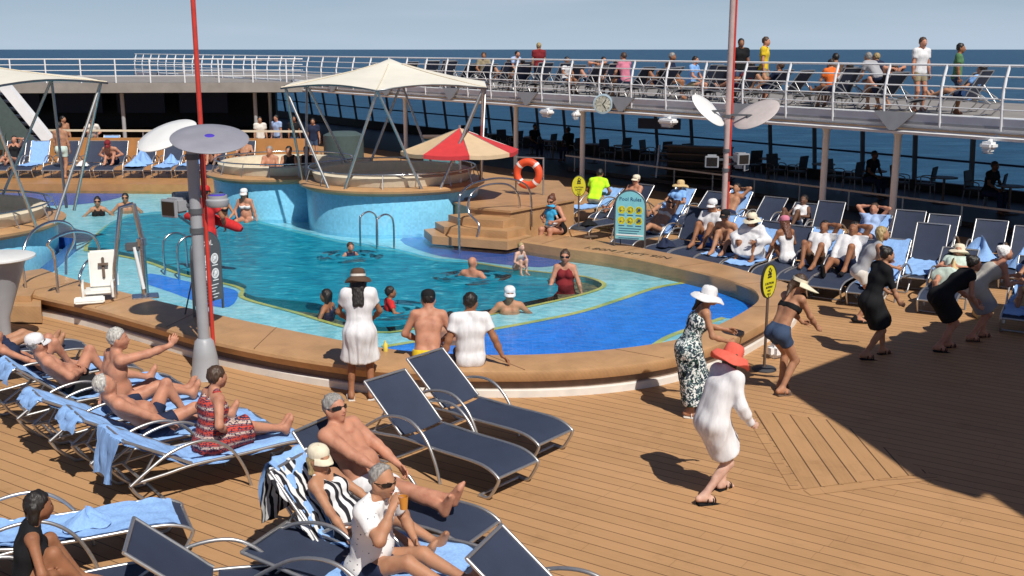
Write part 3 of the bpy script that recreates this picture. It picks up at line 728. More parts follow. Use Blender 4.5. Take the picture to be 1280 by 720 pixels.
tile('tile_light',(.36,.70,.78)); tile('tile_royal',(.006,.235,.85)); tile('tile_deep',(.02,.42,.50),.1); tile('tile_mid',(.02,.12,.50)); tile('tile_drum',(.20,.56,.78),.05); tile('tile_yellow',(.58,.55,.14),.04)
t=NT('tile_pebble'); v=t.n('TexVoronoi',i_Scale=16.0); t.l(t.tc.outputs['Object'],v.inputs['Vector']); t.l(t.ramp(v.outputs['Distance'],[(.1,(.32,.25,.13)),(.45,(.16,.15,.09)),(.7,(.07,.09,.07))]),t.b.inputs['Base Color']); t.b.inputs['Roughness'].default_value=.4
# pool water: tinted see-through body with a rippled fresnel surface
t=NT('pool_water'); nt=t.t; nt.nodes.remove(t.b); out=nt.nodes['Material Output']
tr=t.n('BsdfTransparent'); tr.inputs[0].default_value=(.90,.98,.99,1); gl=t.n('BsdfGlossy'); gl.inputs['Roughness'].default_value=.04
n=t.n('TexNoise',i_Scale=2.4,i_Detail=5.0,i_Roughness=.6,i_Distortion=1.0); mp=t.n('Mapping'); mp.inputs['Scale'].default_value=(1,1.7,1); t.l(t.tc.outputs['Object'],mp.inputs[0]); t.l(mp.outputs[0],n.inputs['Vector'])
bp=t.n('Bump'); bp.inputs['Strength'].default_value=.55; bp.inputs['Distance'].default_value=.12; t.l(n.outputs['Fac'],bp.inputs['Height']); t.l(bp.outputs[0],gl.inputs['Normal'])
fr=t.n('Fresnel',i_IOR=1.33); t.l(bp.outputs[0],fr.inputs['Normal'])
t.l(t.ramp(n.outputs['Fac'],[(.35,(.62,.82,.86)),(.55,(.93,.99,1)),(.7,(1,1,1))]),tr.inputs[0])
ms=t.n('MixShader'); t.l(t.math('MULTIPLY',fr.outputs[0],.34),ms.inputs[0]); t.l(tr.outputs[0],ms.inputs[1]); t.l(gl.outputs[0],ms.inputs[2]); t.l(ms.outputs[0],out.inputs[0])
# deep basin water: greener, carries enough scattering to hide what is below the chest
t=NT('deep_water'); nt=t.t; nt.nodes.remove(t.b); out=nt.nodes['Material Output']
tr=t.n('BsdfTransparent'); tr.inputs[0].default_value=(.55,.88,.92,1); df=t.n('BsdfDiffuse'); gl=t.n('BsdfGlossy'); gl.inputs['Roughness'].default_value=.05
n=t.n('TexNoise',i_Scale=2.3,i_Detail=7.0,i_Roughness=.62,i_Distortion=1.3); mp=t.n('Mapping'); mp.inputs['Scale'].default_value=(1,1.9,1); mp.inputs['Rotation'].default_value=(0,0,.5); t.l(t.tc.outputs['Object'],mp.inputs[0]); t.l(mp.outputs[0],n.inputs['Vector'])
lg=t.n('TexNoise',i_Scale=.25,i_Detail=2.0); t.l(t.tc.outputs['Object'],lg.inputs['Vector'])
c1=t.ramp(n.outputs['Fac'],[(.30,(.004,.13,.23)),(.47,(.008,.27,.40)),(.60,(.025,.41,.54)),(.68,(.17,.62,.74))]); t.l(t.mix(t.math('MULTIPLY',lg.outputs['Fac'],.5),c1,(.012,.28,.48)),df.inputs[0])  # bright and dark ripple glints are put into the diffuse colour
bp=t.n('Bump'); bp.inputs['Strength'].default_value=.6; bp.inputs['Distance'].default_value=.14; t.l(n.outputs['Fac'],bp.inputs['Height']); t.l(bp.outputs[0],gl.inputs['Normal']); t.l(bp.outputs[0],df.inputs['Normal'])
m1=t.n('MixShader'); m1.inputs[0].default_value=.68; t.l(tr.outputs[0],m1.inputs[1]); t.l(df.outputs[0],m1.inputs[2])
fr=t.n('Fresnel',i_IOR=1.33); t.l(bp.outputs[0],fr.inputs['Normal']); ms=t.n('MixShader'); t.l(t.math('MULTIPLY',fr.outputs[0],.42),ms.inputs[0]); t.l(m1.outputs[0],ms.inputs[1]); t.l(gl.outputs[0],ms.inputs[2]); t.l(ms.outputs[0],out.inputs[0])
mat('upper_deck',(.27,.25,.23),.6,noise=.12,nscale=2)
# open sea
t=NT('sea'); n=t.n('TexNoise',i_Scale=.09,i_Detail=9.0,i_Roughness=.65); mp=t.n('Mapping'); mp.inputs['Scale'].default_value=(1,2.2,1); t.l(t.tc.outputs['Object'],mp.inputs[0]); t.l(mp.outputs[0],n.inputs['Vector'])
t.l(t.ramp(n.outputs['Fac'],[(.3,(.008,.042,.085)),(.55,(.018,.075,.14)),(.75,(.05,.15,.24))]),t.b.inputs['Base Color']); t.b.inputs['Roughness'].default_value=.35; t.b.inputs['Specular IOR Level'].default_value=.25; t.bump(n.outputs['Fac'],.6,1.5)
# tinted window glass
t=NT('tinted_glass'); nt=t.t; nt.nodes.remove(t.b); out=nt.nodes['Material Output']; tr=t.n('BsdfTransparent'); tr.inputs[0].default_value=(.72,.84,.90,1); gl=t.n('BsdfGlossy'); gl.inputs['Roughness'].default_value=.03
fr=t.n('Fresnel',i_IOR=1.4); ms=t.n('MixShader'); t.l(t.math('MULTIPLY',fr.outputs[0],.5),ms.inputs[0]); t.l(tr.outputs[0],ms.inputs[1]); t.l(gl.outputs[0],ms.inputs[2]); t.l(ms.outputs[0],out.inputs[0])
# ---------------------------------------------------------------- camera, sun, sky
cam=bpy.data.cameras.new('camera'); co=bpy.data.objects.new('camera',cam); COL.objects.link(co); sc.camera=co
cam.sensor_width=36; cam.lens=F/1280*36; cam.clip_end=30000; co.location=(0,0,CH); co.rotation_euler=(math.pi/2-PITCH,0,0)
SUN=Vector((.36,-.70,1)).normalized()      # towards the sun
EL=math.asin(SUN.z)
w=bpy.data.worlds.new('World'); sc.world=w; w.use_nodes=True; nt=w.node_tree; bg=nt.nodes['Background']
sky=nt.nodes.new('ShaderNodeTexSky'); sky.sky_type='NISHITA'; sky.sun_disc=False; sky.sun_elevation=EL; sky.sun_rotation=math.atan2(SUN.x,SUN.y); sky.air_density=1.0; sky.dust_density=.25; sky.ozone_density=1.0
tn=nt.nodes.new('ShaderNodeMix'); tn.data_type='RGBA'; tn.blend_type='MULTIPLY'; tn.inputs[0].default_value=1; tn.inputs[7].default_value=(.62,.86,1.28,1)
nt.links.new(sky.outputs[0],tn.inputs[6]); wc=nt.nodes.new('ShaderNodeTexCoord'); wm=nt.nodes.new('ShaderNodeMapping'); wm.inputs['Scale'].default_value=(1.6,1.6,14); nt.links.new(wc.outputs['Generated'],wm.inputs[0])
wn=nt.nodes.new('ShaderNodeTexNoise'); wn.inputs['Scale'].default_value=2.2; wn.inputs['Detail'].default_value=7; nt.links.new(wm.outputs[0],wn.inputs['Vector'])
wr=nt.nodes.new('ShaderNodeMapRange'); wr.inputs[1].default_value=.48; wr.inputs[2].default_value=.74; wr.inputs[4].default_value=.55; nt.links.new(wn.outputs['Fac'],wr.inputs[0])
cl=nt.nodes.new('ShaderNodeMix'); cl.data_type='RGBA'; cl.inputs[7].default_value=(13,13.5,14.5,1); nt.links.new(wr.outputs[0],cl.inputs[0]); nt.links.new(tn.outputs[2],cl.inputs[6]); hs_=nt.nodes.new('ShaderNodeSeparateXYZ'); nt.links.new(wc.outputs['Generated'],hs_.inputs[0]); hr_=nt.nodes.new('ShaderNodeMapRange'); hr_.inputs[1].default_value=0; hr_.inputs[2].default_value=.16; hr_.inputs[3].default_value=.8; hr_.inputs[4].default_value=0; nt.links.new(hs_.outputs['Z'],hr_.inputs[0])
hz_=nt.nodes.new('ShaderNodeMix'); hz_.data_type='RGBA'; hz_.inputs[7].default_value=(14,17.5,21.5,1); nt.links.new(hr_.outputs[0],hz_.inputs[0]); nt.links.new(cl.outputs[2],hz_.inputs[6]); nt.links.new(hz_.outputs[2],bg.inputs[0]); bg.inputs[1].default_value=.037
sl=bpy.data.lights.new('sun','SUN'); so=bpy.data.objects.new('sun',sl); COL.objects.link(so); sl.energy=4.8; sl.angle=R(.5); sl.color=(1,.95,.87)
so.rotation_euler=SUN.to_track_quat('Z','Y').to_euler(); so.location=(10,-20,30)
sc.view_settings.view_transform='Standard'; sc.view_settings.look='None'; sc.view_settings.exposure=0
sc.cycles.max_bounces=7; sc.cycles.transparent_max_bounces=12
from mathutils.geometry import tessellate_polygon
def poly_holes(mb,outer,holes,z,mi=0):
    loops=[[Vector((p[0],p[1],z)) for p in outer]]+[[Vector((p[0],p[1],z)) for p in h] for h in holes]
    tri=tessellate_polygon(loops); vs=[v for l in loops for v in l]; mb.add(vs,[tuple(t) for t in tri],mi); return mb
Z_RIM,Z_WAT,Z_LED=.38,.17,.09
inner=[(-8.75,19.8),(-7.89,18.95),(-6.01,17.36),(-4.18,15.96),(-2.89,15.05),(-2.2,14.6),(-1.5,14.2),(-.43,13.98),(.65,14.05),(1.77,14.42),(2.52,14.93),(3.19,15.76),(3.74,16.63),(4.01,17.19),(4.1,17.7),(4.05,18.2),(3.63,19.16),(2.9,20.2),(2.0,21.27),(1.1,21.95),(.17,22.75)]
outer=[(-9.6,18.9),(-8.2,17.75),(-6.74,16.72),(-5.42,15.66),(-4.44,14.84),(-3.25,14.05),(-2.19,13.52),(-1.65,13.34),(-.82,13.24),(-.41,13.22),(.41,13.24),(1.24,13.40),(2.01,13.74),(2.63,14.25),(3.28,14.98),(3.95,15.95),(4.55,16.8),(4.85,17.6),(4.9,18.4),(4.48,19.3),(4.0,20.3),(2.75,21.9),(1.7,23.0),(.75,23.75)]
NR=120
RI=resample(spline([(a,b,0) for a,b in inner],6),NR); RO=resample(spline([(a,b,0) for a,b in outer],6),NR)
# re-pair outer points to the nearest-normal inner points for clean planks
back=[(-.4,24.3),(-1.2,27),(-4.5,28.2),(-7.4,28.8),(-7.9,32.35),(-17.5,32.8),(-17.5,25),(-12.5,24.6),(-9.4,23.2)]
pool_loop=[(p.x,p.y) for p in RI]+back
deep_px=[(110,309),(130,315),(185,327),(220,340),(250,348),(290,356),(307,363),(304,370),(320,377),(370,390),(427,407),(475,415),(515,411),(605,394),(650,385),(710,372),(745,362),(752,355),(735,348),(715,345),(640,337),(595,330),(545,327),(495,315),(427,304),(370,291),(325,280),(272,268),(160,272)]
deep=[tuple(G(x,y,Z_LED)[:2]) for x,y in deep_px]
deep=[(p.x,p.y) for p in spline([(a,b,0) for a,b in deep],3,True)]
def off(poly,d):
    out=[];n=len(poly)
    A=sum(poly[i][0]*poly[(i+1)%n][1]-poly[(i+1)%n][0]*poly[i][1] for i in range(n)); sg=1 if A>0 else -1
    for i in range(n):
        a=Vector(poly[i-1]);b=Vector(poly[(i+1)%n]); t_=(b-a).normalized(); out.append((poly[i][0]+t_.y*d*sg,poly[i][1]-t_.x*d*sg))
    return out
# ship lines: fascia of the deck above, running from far left to near right
FD=Vector((.592,-.806,0)).normalized(); FN=Vector((.806,.592,0)); F0=Vector((2.25,34.97,0))
def fl(t,o=0,z=0): p=F0+FD*t+FN*o; return Vector((p.x,p.y,z))
HULL=7.2
m=MB(); dk=[tuple(fl(-46,HULL)[:2]),tuple(fl(40,HULL)[:2]),(30,-6),(-30,-6),(-40,10),(-42,62)]
poly_holes(m,dk,[off(pool_loop,.22)],0); struct(m.build('deck','m' and MATS['teak_deck']))
m=MB(); m.sheet([(-9000,-3000),(9000,-3000),(9000,16000),(-9000,16000)],-17); struct(m.build('sea',MATS['sea']))
# inlaid deck panel with its border planks
pn=[tuple(G(x,y)[:2]) for x,y in((940,513),(1048,526),(1163,592),(1003,612))]
m=MB(); m.sheet(off(pn,-.02),.004); struct(m.build('deck_panel',MATS['teak_panel']))
m=MB()
for (a,b),wd in(((3,2),.16),((0,3),.12)):
    A=Vector((*pn[a],0));B=Vector((*pn[b],0)); nn=Vector((0,0,1)).cross((B-A).normalized())
    c=(Vector((*pn[0],0))+Vector((*pn[2],0)))/2
    if (A-c).dot(nn)<0: nn=-nn
    m.sheet([(A+nn*.02)[:2],(B+nn*.02)[:2],(B+nn*wd)[:2],(A+nn*wd)[:2]],.005)
struct(m.build('deck_border',MATS['teak_border']))
# ---------------------------------------------------------------- pool: shell, floor colours, water
m=MB()
ledge_out=off(pool_loop,.10)
poly_holes(m,ledge_out,[deep],Z_LED,0)
dz=-1.05
lo=[Vector((x,y,dz)) for x,y in deep]; hi=[Vector((x,y,Z_LED)) for x,y in deep]; m.loft(lo,hi,1,True); m.add(lo,[tuple(range(len(lo)))],1)
dl=[Vector((x,y,Z_LED)) for x,y in ledge_out]; m.loft(dl,[v+Vector((0,0,Z_RIM-Z_LED-.02)) for v in dl],2,True)
pool=m.build('swimming_pool',[MATS['tile_light'],MATS['tile_deep'],MATS['tile_mid']]); tag(pool,'big free-form swimming pool with tiled shallow ledge around a deep teal basin','pool')
def zone(name,px,mt,dz_=.004,z=Z_LED,sm=3):
    P=[G(x,y,z) for x,y in px]
    if sm: P=spline(P,sm,True)
    m=MB(); n=len(P); tri=tessellate_polygon([[Vector((p.x,p.y,z+dz_)) for p in P]]); m.add([(p.x,p.y,z+dz_) for p in P],[tuple(t_) for t_ in tri]); return m.build(name,MATS[mt],pool)
def clip_in(poly):  # keep a zone inside the ledge outline
    return poly
# royal blue bays
near=[(p.x,p.y) for p in RI]
def zone_w(name,W,mt,dz_=.004):
    m=MB(); tri=tessellate_polygon([[Vector((x,y,0)) for x,y in W]]); m.add([(x,y,Z_LED+dz_) for x,y in W],[tuple(t_) for t_ in tri]); return m.build(name,MATS[mt],pool)
def rim_between(p0,p1,d=.06):
    o=off(pool_loop,d)[:NR]
    i0=min(range(NR),key=lambda i:(o[i][0]-p0[0])**2+(o[i][1]-p0[1])**2); i1=min(range(NR),key=lambda i:(o[i][0]-p1[0])**2+(o[i][1]-p1[1])**2)
    return o[i0:i1+1] if i0<i1 else o[i1:i0+1][::-1]
up=spline([G(x,y,Z_LED) for x,y in((860,353),(820,360),(780,373),(730,389),(680,400),(610,413),(540,424),(478,434))],5)
br=rim_between((-1.75,14.3),(4.0,18.3)); W=br+[(p.x,p.y) for p in up]
zone_w('blue_tile_field',W,'tile_royal',.004)
# yellow edging between the blue bay and the pale ledge
m=MB(); a=[p+Vector((0,0,.009)) for p in up]
nv=[]
for i,p in enumerate(a):
    t_=(a[min(i+1,len(a)-1)]-a[max(i-1,0)]).normalized(); nv.append(Vector((-t_.y,t_.x,0)))
m.loft([p-v*.06 for p,v in zip(a,nv)],[p+v*.06 for p,v in zip(a,nv)]); m.build('tile_edging',MATS['tile_yellow'],pool)
# pale piece with yellow edge in the near right corner
ed=spline([G(x,y,Z_LED) for x,y in((815,434),(835,422),(862,412),(905,398))],5)
W=rim_between(tuple(ed[0][:2]),tuple(ed[-1][:2]),.07)+[(p.x,p.y) for p in ed[::-1]]
zone_w('pale_tile_field',W,'tile_light',.010)
m=MB(); a=[p+Vector((0,0,.015)) for p in ed]; m.loft([p+Vector((-.03,.05,0)) for p in a],[p+Vector((.03,-.05,0)) for p in a]); m.build('tile_edging',MATS['tile_yellow'],pool)
zone('blue_tile_field',[(188,342),(235,352),(285,360),(298,368),(286,384),(255,380),(215,366),(178,352)],'tile_royal')
zone('blue_tile_field',[(500,300),(545,290),(640,300),(700,318),(690,333),(640,332),(585,325),(540,318)],'tile_mid')
zone('blue_tile_field',[(0,241),(140,241),(150,247),(95,256),(0,256)],'tile_mid')
# yellow edge tiles and the pebble step around the deep basin
o1=off(deep,.09); m=MB(); z=Z_LED+.012; m.loft([Vector((x,y,z)) for x,y in deep],[Vector((x,y,z)) for x,y in o1],0,True); m.build('tile_edging',MATS['tile_yellow'],pool)
i0=min(range(len(deep)),key=lambda i:(deep[i][0]+4.5)**2+(deep[i][1]-18.3)**2); i1=min(range(len(deep)),key=lambda i:(deep[i][0]+2.1)**2+(deep[i][1]-16.2)**2)
j0=min(range(len(deep)),key=lambda i:(deep[i][0]-1.67)**2+(deep[i][1]-19.6)**2); j1=min(range(len(deep)),key=lambda i:(deep[i][0]+1.0)**2+(deep[i][1]-21.7)**2)
deep_in=list(off(deep,-.02))
for q0,q1,wd in((i0,i1,.42),(j0-6,j1,.75)):
    A=[Vector((*deep[i],Z_LED-.10)) for i in range(q0,q1+1)]; B=[]
    ins=off(deep,-wd)
    for k,i in enumerate(range(q0,q1+1)):
        e=min(1,k/3,(q1-q0-k)/3); B.append(A[k].lerp(Vector((*ins[i],Z_LED-.10)),max(e,.02))); deep_in[i]=(B[-1].x,B[-1].y)
    m=MB(); m.loft(A,B); m.loft(B,[b-Vector((0,0,.3)) for b in B]); m.build('pebble_step',MATS['tile_pebble'],pool)
m=MB(); dp2=deep_in; poly_holes(m,off(pool_loop,.06),[dp2],Z_WAT); wt=m.build('pool_water',MATS['pool_water']); struct(wt)
m=MB(); poly_holes(m,dp2,[],Z_WAT); wt=m.build('deep_water',MATS['deep_water']); struct(wt)
# ---------------------------------------------------------------- pool rim: bench-like wooden coaming with recessed white plinth
def lift(P,z,o=None,q=0):
    return [Vector((p.x,p.y,z)) for p in P]
def blend(t_,z): return [Vector((a.x+(b.x-a.x)*t_,a.y+(b.y-a.y)*t_,z)) for a,b in zip(RI,RO)]
rim=thing('pool_coaming','long curved wooden coaming that people sit on around the pool','coaming')
m=MB(); rows=[blend(0,Z_LED+.005),blend(0,Z_RIM-.03),blend(.03,Z_RIM),blend(.93,Z_RIM),blend(.985,Z_RIM-.02),blend(1.0,Z_RIM-.06),blend(.955,.225),blend(.90,.21)]; m.grid(rows,0); m.build('seat_top',MATS['wood_rim'],rim,40)
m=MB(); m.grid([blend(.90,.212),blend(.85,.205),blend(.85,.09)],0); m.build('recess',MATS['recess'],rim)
m=MB(); m.grid([blend(.85,.102),blend(.90,.100),blend(.915,.09),blend(.92,.0)],0); m.build('plinth',MATS['base_white'],rim)
for k in range(8,NR,9):   # joint lines between rim sections
    a,b=RI[k],RO[k]; d=(b-a).normalized(); m=MB(); m.bar(Vector((a.x,a.y,Z_RIM-.0))+d*.03,Vector((b.x,b.y,Z_RIM))-d*.05,.012,.006); m.build('joint',MATS['wood_dark'],rim)
# depth marking painted on the far rim
m=MB(); p=G(778,318,Z_RIM); q0=G(752,315,Z_RIM); q1=G(806,322,Z_RIM)
ang=math.atan2((q1-q0).y,(q1-q0).x)
text_mesh('1.80M / 5FT 9IN',.30,m,Matrix.Translation(p+Vector((.09,.17,.004)))@Matrix.Rotation(ang,4,'Z')); tag(m.build('depth_marking',MATS['sign_dark'],rim))
# entry steps on the left
st=thing('pool_steps','two broad wooden steps up to the pool edge at far left','steps')
for k,(z0,z1,px) in enumerate(((.0,.15,[(8,391),(118,387),(118,370),(8,370)]),)):
    P=[G(x,y,0) for x,y in px]; m=MB(); m.prism([tuple(p[:2]) for p in P],z0+.02,z1); m.build('tread',MATS['wood_rim'],st)
P=[(-9.75,17.25),(-7.65,17.05),(-7.9,17.65),(-9.4,19.0),(-10.6,19.6)]; m=MB(); m.prism(P,.03,.30); m.build('tread',MATS['wood_rim'],st)
P=[(-9.9,17.5),(-7.95,17.38),(-8.1,17.9),(-9.5,19.1),(-11,19.7)]; m=MB(); m.prism(P,.302,.40); m.build('tread',MATS['wood_rim'],st)
# ---------------------------------------------------------------- raised whirlpool drums with rails and fabric canopies
def drum(c,r,label,top=1.2,wall='tile_drum'):
    t=thing('whirlpool_tub',label,'whirlpool',(c[0],c[1],0))
    m=MB(); m.lathe([(r*.985,Z_LED),(r,top-.12),(r*.995,top-.1)],seg=64); m.build('tiled_wall',MATS[wall],t,60)
    m=MB(); m.lathe([(r*.99,top-.14),(r+.16,top-.05),(r+.17,top+.0),(r+.1,top+.04),(r*.82,top+.05),(r*.80,top-.05)],seg=64); m.build('wooden_rim',MATS['wood_rim'],t,40)
    m=MB(); m.lathe([(r*.9,top+.052),(r*.93,top+.26),(r*.88,top+.30),(r*.82,top+.27),(r*.8,top+.05)],seg=64); m.build('padded_backrest',MATS['pad_cream'],t,50)
    m=MB(); m.lathe([(r*.81,top-.12),(.001,top-.12)],seg=48); m.build('whirl_water',MATS['tile_light'],t)
    rl=MB(); rl.tube([(math.cos(a)*r*.97,math.sin(a)*r*.97,top+.36) for a in np.linspace(0,2*math.pi,49)[:-1]],.018,8,0,True); o=rl.build('rail',MATS['steel'],t,60)
    for k in range(16):
        a=2*math.pi*k/16; b=MB(); b.tube([(math.cos(a)*(r+.05),math.sin(a)*(r+.05),top+.03),(math.cos(a)*r*.97,math.sin(a)*r*.97,top+.36)],.013,6); b.build('rail_post',MATS['alu'],t,60)
    return t
drum((-2.96,26.75),2.12,'round blue tiled whirlpool tub to the left of the red and cream parasol')
drum((-6.05,28.75),1.85,'round blue tiled whirlpool tub behind the two bathers sitting on the pool ledge')
drum((-11.75,21.4),2.45,'round blue tiled whirlpool tub cut off by the left edge',.98)
def canopy(c,r,eave,apex,n,label,base_r,base_z,a0=0,yaw=0):
    t=thing('tensile_canopy',label,'canopy',(c[0],c[1],0))
    rows=[]
    for i in range(9):
        f=i/8; row=[]
        for k in range(n*8+1):
            a=a0+2*math.pi*k/(n*8); s_=(k%8)/8; sag=4*s_*(1-s_)
            rr=r*f*(1-.16*sag*f); z=apex+(eave-apex)*(f**.75)+.10*sag*f*f
            row.append(Vector((math.cos(a)*rr,math.sin(a)*rr,z)))
        rows.append(row)
    m=MB(); m.grid(rows); m.build('fabric_roof',MATS['canvas'],t,60)
    for k in range(n): m=MB(); m.tube([r[k*8]+Vector((0,0,.012)) for r in rows[1:]],.012,6); m.build('seam',MATS['pad_cream'],t,60)
    m=MB(); m.tube([p-Vector((0,0,.015)) for p in rows[-1][:-1]],.022,6,0,True); m.build('edge_cable',MATS['steel_dark'],t,60)
    for k in range(n):
        a=a0+2*math.pi*k/n; top=Vector((math.cos(a)*r*.96,math.sin(a)*r*.96,eave-.01))
        for da in(-.42,.42):
            b=Vector((math.cos(a+da)*base_r,math.sin(a+da)*base_r,base_z)); m=MB(); m.tube([b,top],.032,8); m.build('strut',MATS['alu'],t,60)
    return t
canopy((-2.96,26.75),2.75,3.5,4.15,6,'cream fabric canopy on slanted struts above the middle whirlpool tub',2.2,1.2,math.pi/6)
canopy((-11.3,21.7),3.15,3.72,4.25,6,'cream fabric canopy on slanted struts at the left edge',2.3,1.0,.18)
# wooden platform, steps, rails to the right of the middle tub
pf=thing('wooden_platform','tan wooden platform with a clad front beside the middle whirlpool tub','platform')
P=[(-1.35,25.35),(-.95,24.55),(-.05,23.95),(1.5,25.9),(1.25,29.5),(-3,31.5),(-8.2,31.5),(-8.0,29.2),(-4.5,28.6)]
m=MB(); m.prism(P,0,.80); m.build('cladding',MATS['wood_rim'],pf); m=MB(); m.prism(off(P,.05),.802,.85); m.build('top_board',MATS['wood_rim'],pf)
st=thing('platform_steps','wooden steps from the pool up to the platform between curved handrails','steps')
for k,(z0,z1,P) in enumerate(((.20,.38,[(-2.0,24.25),(-1.75,23.35),(-.1,22.62),(.45,23.35),(-.2,24.2),(-1.1,24.9)]),(.381,.54,[(-1.75,24.3),(-1.5,23.6),(-.1,22.98),(.3,23.5),(-.2,24.15),(-1.0,24.8)]),(.541,.70,[(-1.45,24.35),(-1.2,23.9),(-.2,23.4),(.1,23.75),(-.2,24.1),(-1.0,24.6)]))):
    m=MB(); m.prism(P,z0,z1); m.build('tread',MATS['wood_rim'],st)
def arch(name,label,pts,r=.024,group=None,mt='steel'):
    m=MB(); m.tube(pts,r,8,0,smooth=6); return tag(m.build(name,MATS[mt],None,60),label,'handrail',group)
def rail_pair(a,b,h,label,dy=.0): pass
A=at(574,318,22.6); B=G(583,268,.9); A.z=.05
arch('handrail','tall curved steel handrail with one leg standing in the pool',[(-1.12,22.75,.08),(-1.12,22.75,1.2),(-1.05,22.9,1.42),(-.8,23.3,1.55),(-.3,23.9,1.58),(.2,24.3,1.45),(.42,24.5,1.15),(.45,24.5,.4)])
arch('handrail','curved steel handrail on the right of the platform steps',[(-.75,23.2,.38),(-.72,23.25,.65),(-.95,23.45,.9),(-.9,23.6,1.25),(-.6,23.9,1.42),(-.1,24.2,1.4),(.15,24.4,1.1),(.18,24.45,.5)])
def ladder(c,d,n,label):
    t=thing('pool_ladder',label,'ladder',c,math.atan2(d[1],d[0]))
    for y in(-.28,.28):
        m=MB(); m.tube([(-.28,y,.0),(-.28,y,.55),(-.22,y,.72),(-.05,y,.8),(.14,y,.74),(.2,y,.55),(.2,y,-.9)],.022,8,smooth=5); m.build('side_rail',MATS['steel'],t,60)
    for z in(-.15,-.4,-.65): m=MB(); m.bar((.2,-.28,z),(.2,.28,z),.07,.025); m.build('rung',MATS['steel'],t)
    return t
p=G(470,312,Z_LED); ladder((p.x,p.y,Z_LED),(-.7,-.75),0,'steel pool ladder in front of the middle whirlpool tub')
p=G(232,344,Z_LED); ladder((p.x,p.y,Z_LED),(.75,.75),0,'steel pool ladder beside the lamp mast with the grey discs')
# left entry handrails
def gp(px,py,z): p=G(px,py,z); return (p.x,p.y)
arch('handrail','arched steel handrail at the left steps, front one of two',[(*gp(75,394,0),0),(*gp(75,394,0),1.0),(-7.5,17.2,1.32),(-7.35,17.7,1.42),(-7.2,18.2,1.3),(-7.15,18.4,1.0),(-7.4,18.4,.75),(-7.45,18.2,.55),(-7.42,18.2,.38)])
arch('handrail','arched steel handrail at the left steps, rear one behind the white chair lift',[(-8.3,18.0,.4),(-8.3,18.0,.95),(-8.25,18.3,1.3),(-8.1,18.8,1.42),(-7.95,19.2,1.3),(-7.95,19.35,1.0),(-8.1,19.3,.7),(-8.1,19.2,.38)])
# far platform with parapet behind the pool
m=MB(); P=[(-26,33.0),(-17.5,32.85),(-7.7,32.35),(-7.0,33.5),(-7.0,40.5),(-28,41.5)]; m.prism(P,.0,.38); struct(m.build('raised_deck',MATS['wood_far']))
pp=thing('wooden_parapet','wooden parapet with a pale handrail behind the far loungers','parapet')
A=Vector((-28,40.6,0));B=Vector((-7.5,39.4,0)); m=MB(); m.bar(A+Vector((0,0,.79)),B+Vector((0,0,.79)),.16,.8); m.build('panel',MATS['wood_far'],pp)
m=MB(); m.bar(A+Vector((0,0,1.45)),B+Vector((0,0,1.45)),.09,.07); m.build('handrail',MATS['pad_cream'],pp)
for k in range(12): 
    p=A.lerp(B,(k+.5)/12); m=MB(); m.bar(p+Vector((0,0,1.19)),p+Vector((0,0,1.42)),.04); m.build('rail_post',MATS['alu'],pp)
# ---------------------------------------------------------------- the deck above, its railing, pillars, hull wall
U0,U1=2.42,2.86; T0,T1=-44,18
m=MB(); m.prism([fl(T0,.25)[:2],fl(T1,.25)[:2],fl(T1,HULL+.3)[:2],fl(T0,HULL+.3)[:2]],U0+.1,U1); struct(m.build('upper_deck_slab',[MATS['upper_deck']]))
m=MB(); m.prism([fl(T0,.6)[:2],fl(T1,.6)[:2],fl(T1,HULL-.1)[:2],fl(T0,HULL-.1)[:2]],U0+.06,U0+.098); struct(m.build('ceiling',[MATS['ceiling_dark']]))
fa=thing('deck_fascia','white stepped steel edge of the deck above with floodlight gussets','fascia')
def fprof(pts,name,mt):
    m=MB(); m.loft([fl(T0,o,z) for o,z in pts],[fl(T1,o,z) for o,z in pts],0,True); m.add([fl(T1,o,z) for o,z in pts],[tuple(range(len(pts)))]); return m.build(name,MATS[mt],fa)
fprof([(-.35,U1+.06),(.24,U1+.06),(.24,U0),(.1,U0),(.05,U0+.1),(-.22,U0+.18),(-.35,U0+.3)],'edge_beam','paint_white')
fprof([(-.36,U1-.10),(-.352,U1-.10),(-.352,U1-.16),(-.36,U1-.16)],'painted_groove_shade','paint_grey')  # grey strip on the beam face, painted shade of a groove
fprof([(-.42,U0+.10),(-.23,U0+.14),(-.2,U0+.08),(-.4,U0+.04)],'cable_tray','paint_white')
for k,t_ in enumerate(np.arange(-40,17,4.7)):
    m=MB(); a=fl(t_-.55,-.40,U1+.10);b=fl(t_+.55,-.40,U1+.10);c=fl(t_+.08,-.46,U0+.12);d=fl(t_-.08,-.46,U0+.12)
    e=[v+FN*.05 for v in(a,b,c,d)]; m.add([a,b,c,d]+e,[(0,1,2,3),(7,6,5,4),(0,4,5,1),(1,5,6,2),(2,6,7,3),(3,7,4,0)]); m.build('gusset',MATS['paint_grey'],fa)
rl=thing('upper_railing','long white railing with bent posts along the deck above','railing')
def rpos(t_,s_): # s along post 0..1
    o=-.34-.10*math.sin(s_*math.pi)*1.0+.10*s_; return fl(t_,o,U1+.02+1.15*s_)
for k,t_ in enumerate(np.arange(T0+.3,T1,1.45)):
    m=MB(); m.tube([rpos(t_,q)-FN*0+Vector((0,0,-.22 if q==0 else 0)) for q in(0,.25,.5,.75,1)],.034,8); m.build('post',MATS['paint_white'],rl,60)
for q in(.2,.4,.6,.8,1.0):
    m=MB(); m.tube([rpos(T0,q),rpos(T1,q)],.026 if q==1 else .016,8); m.build('rail',MATS['paint_white'],rl,60)
pxp=[338,507,645,728,1030,1118]; 
PT=[]
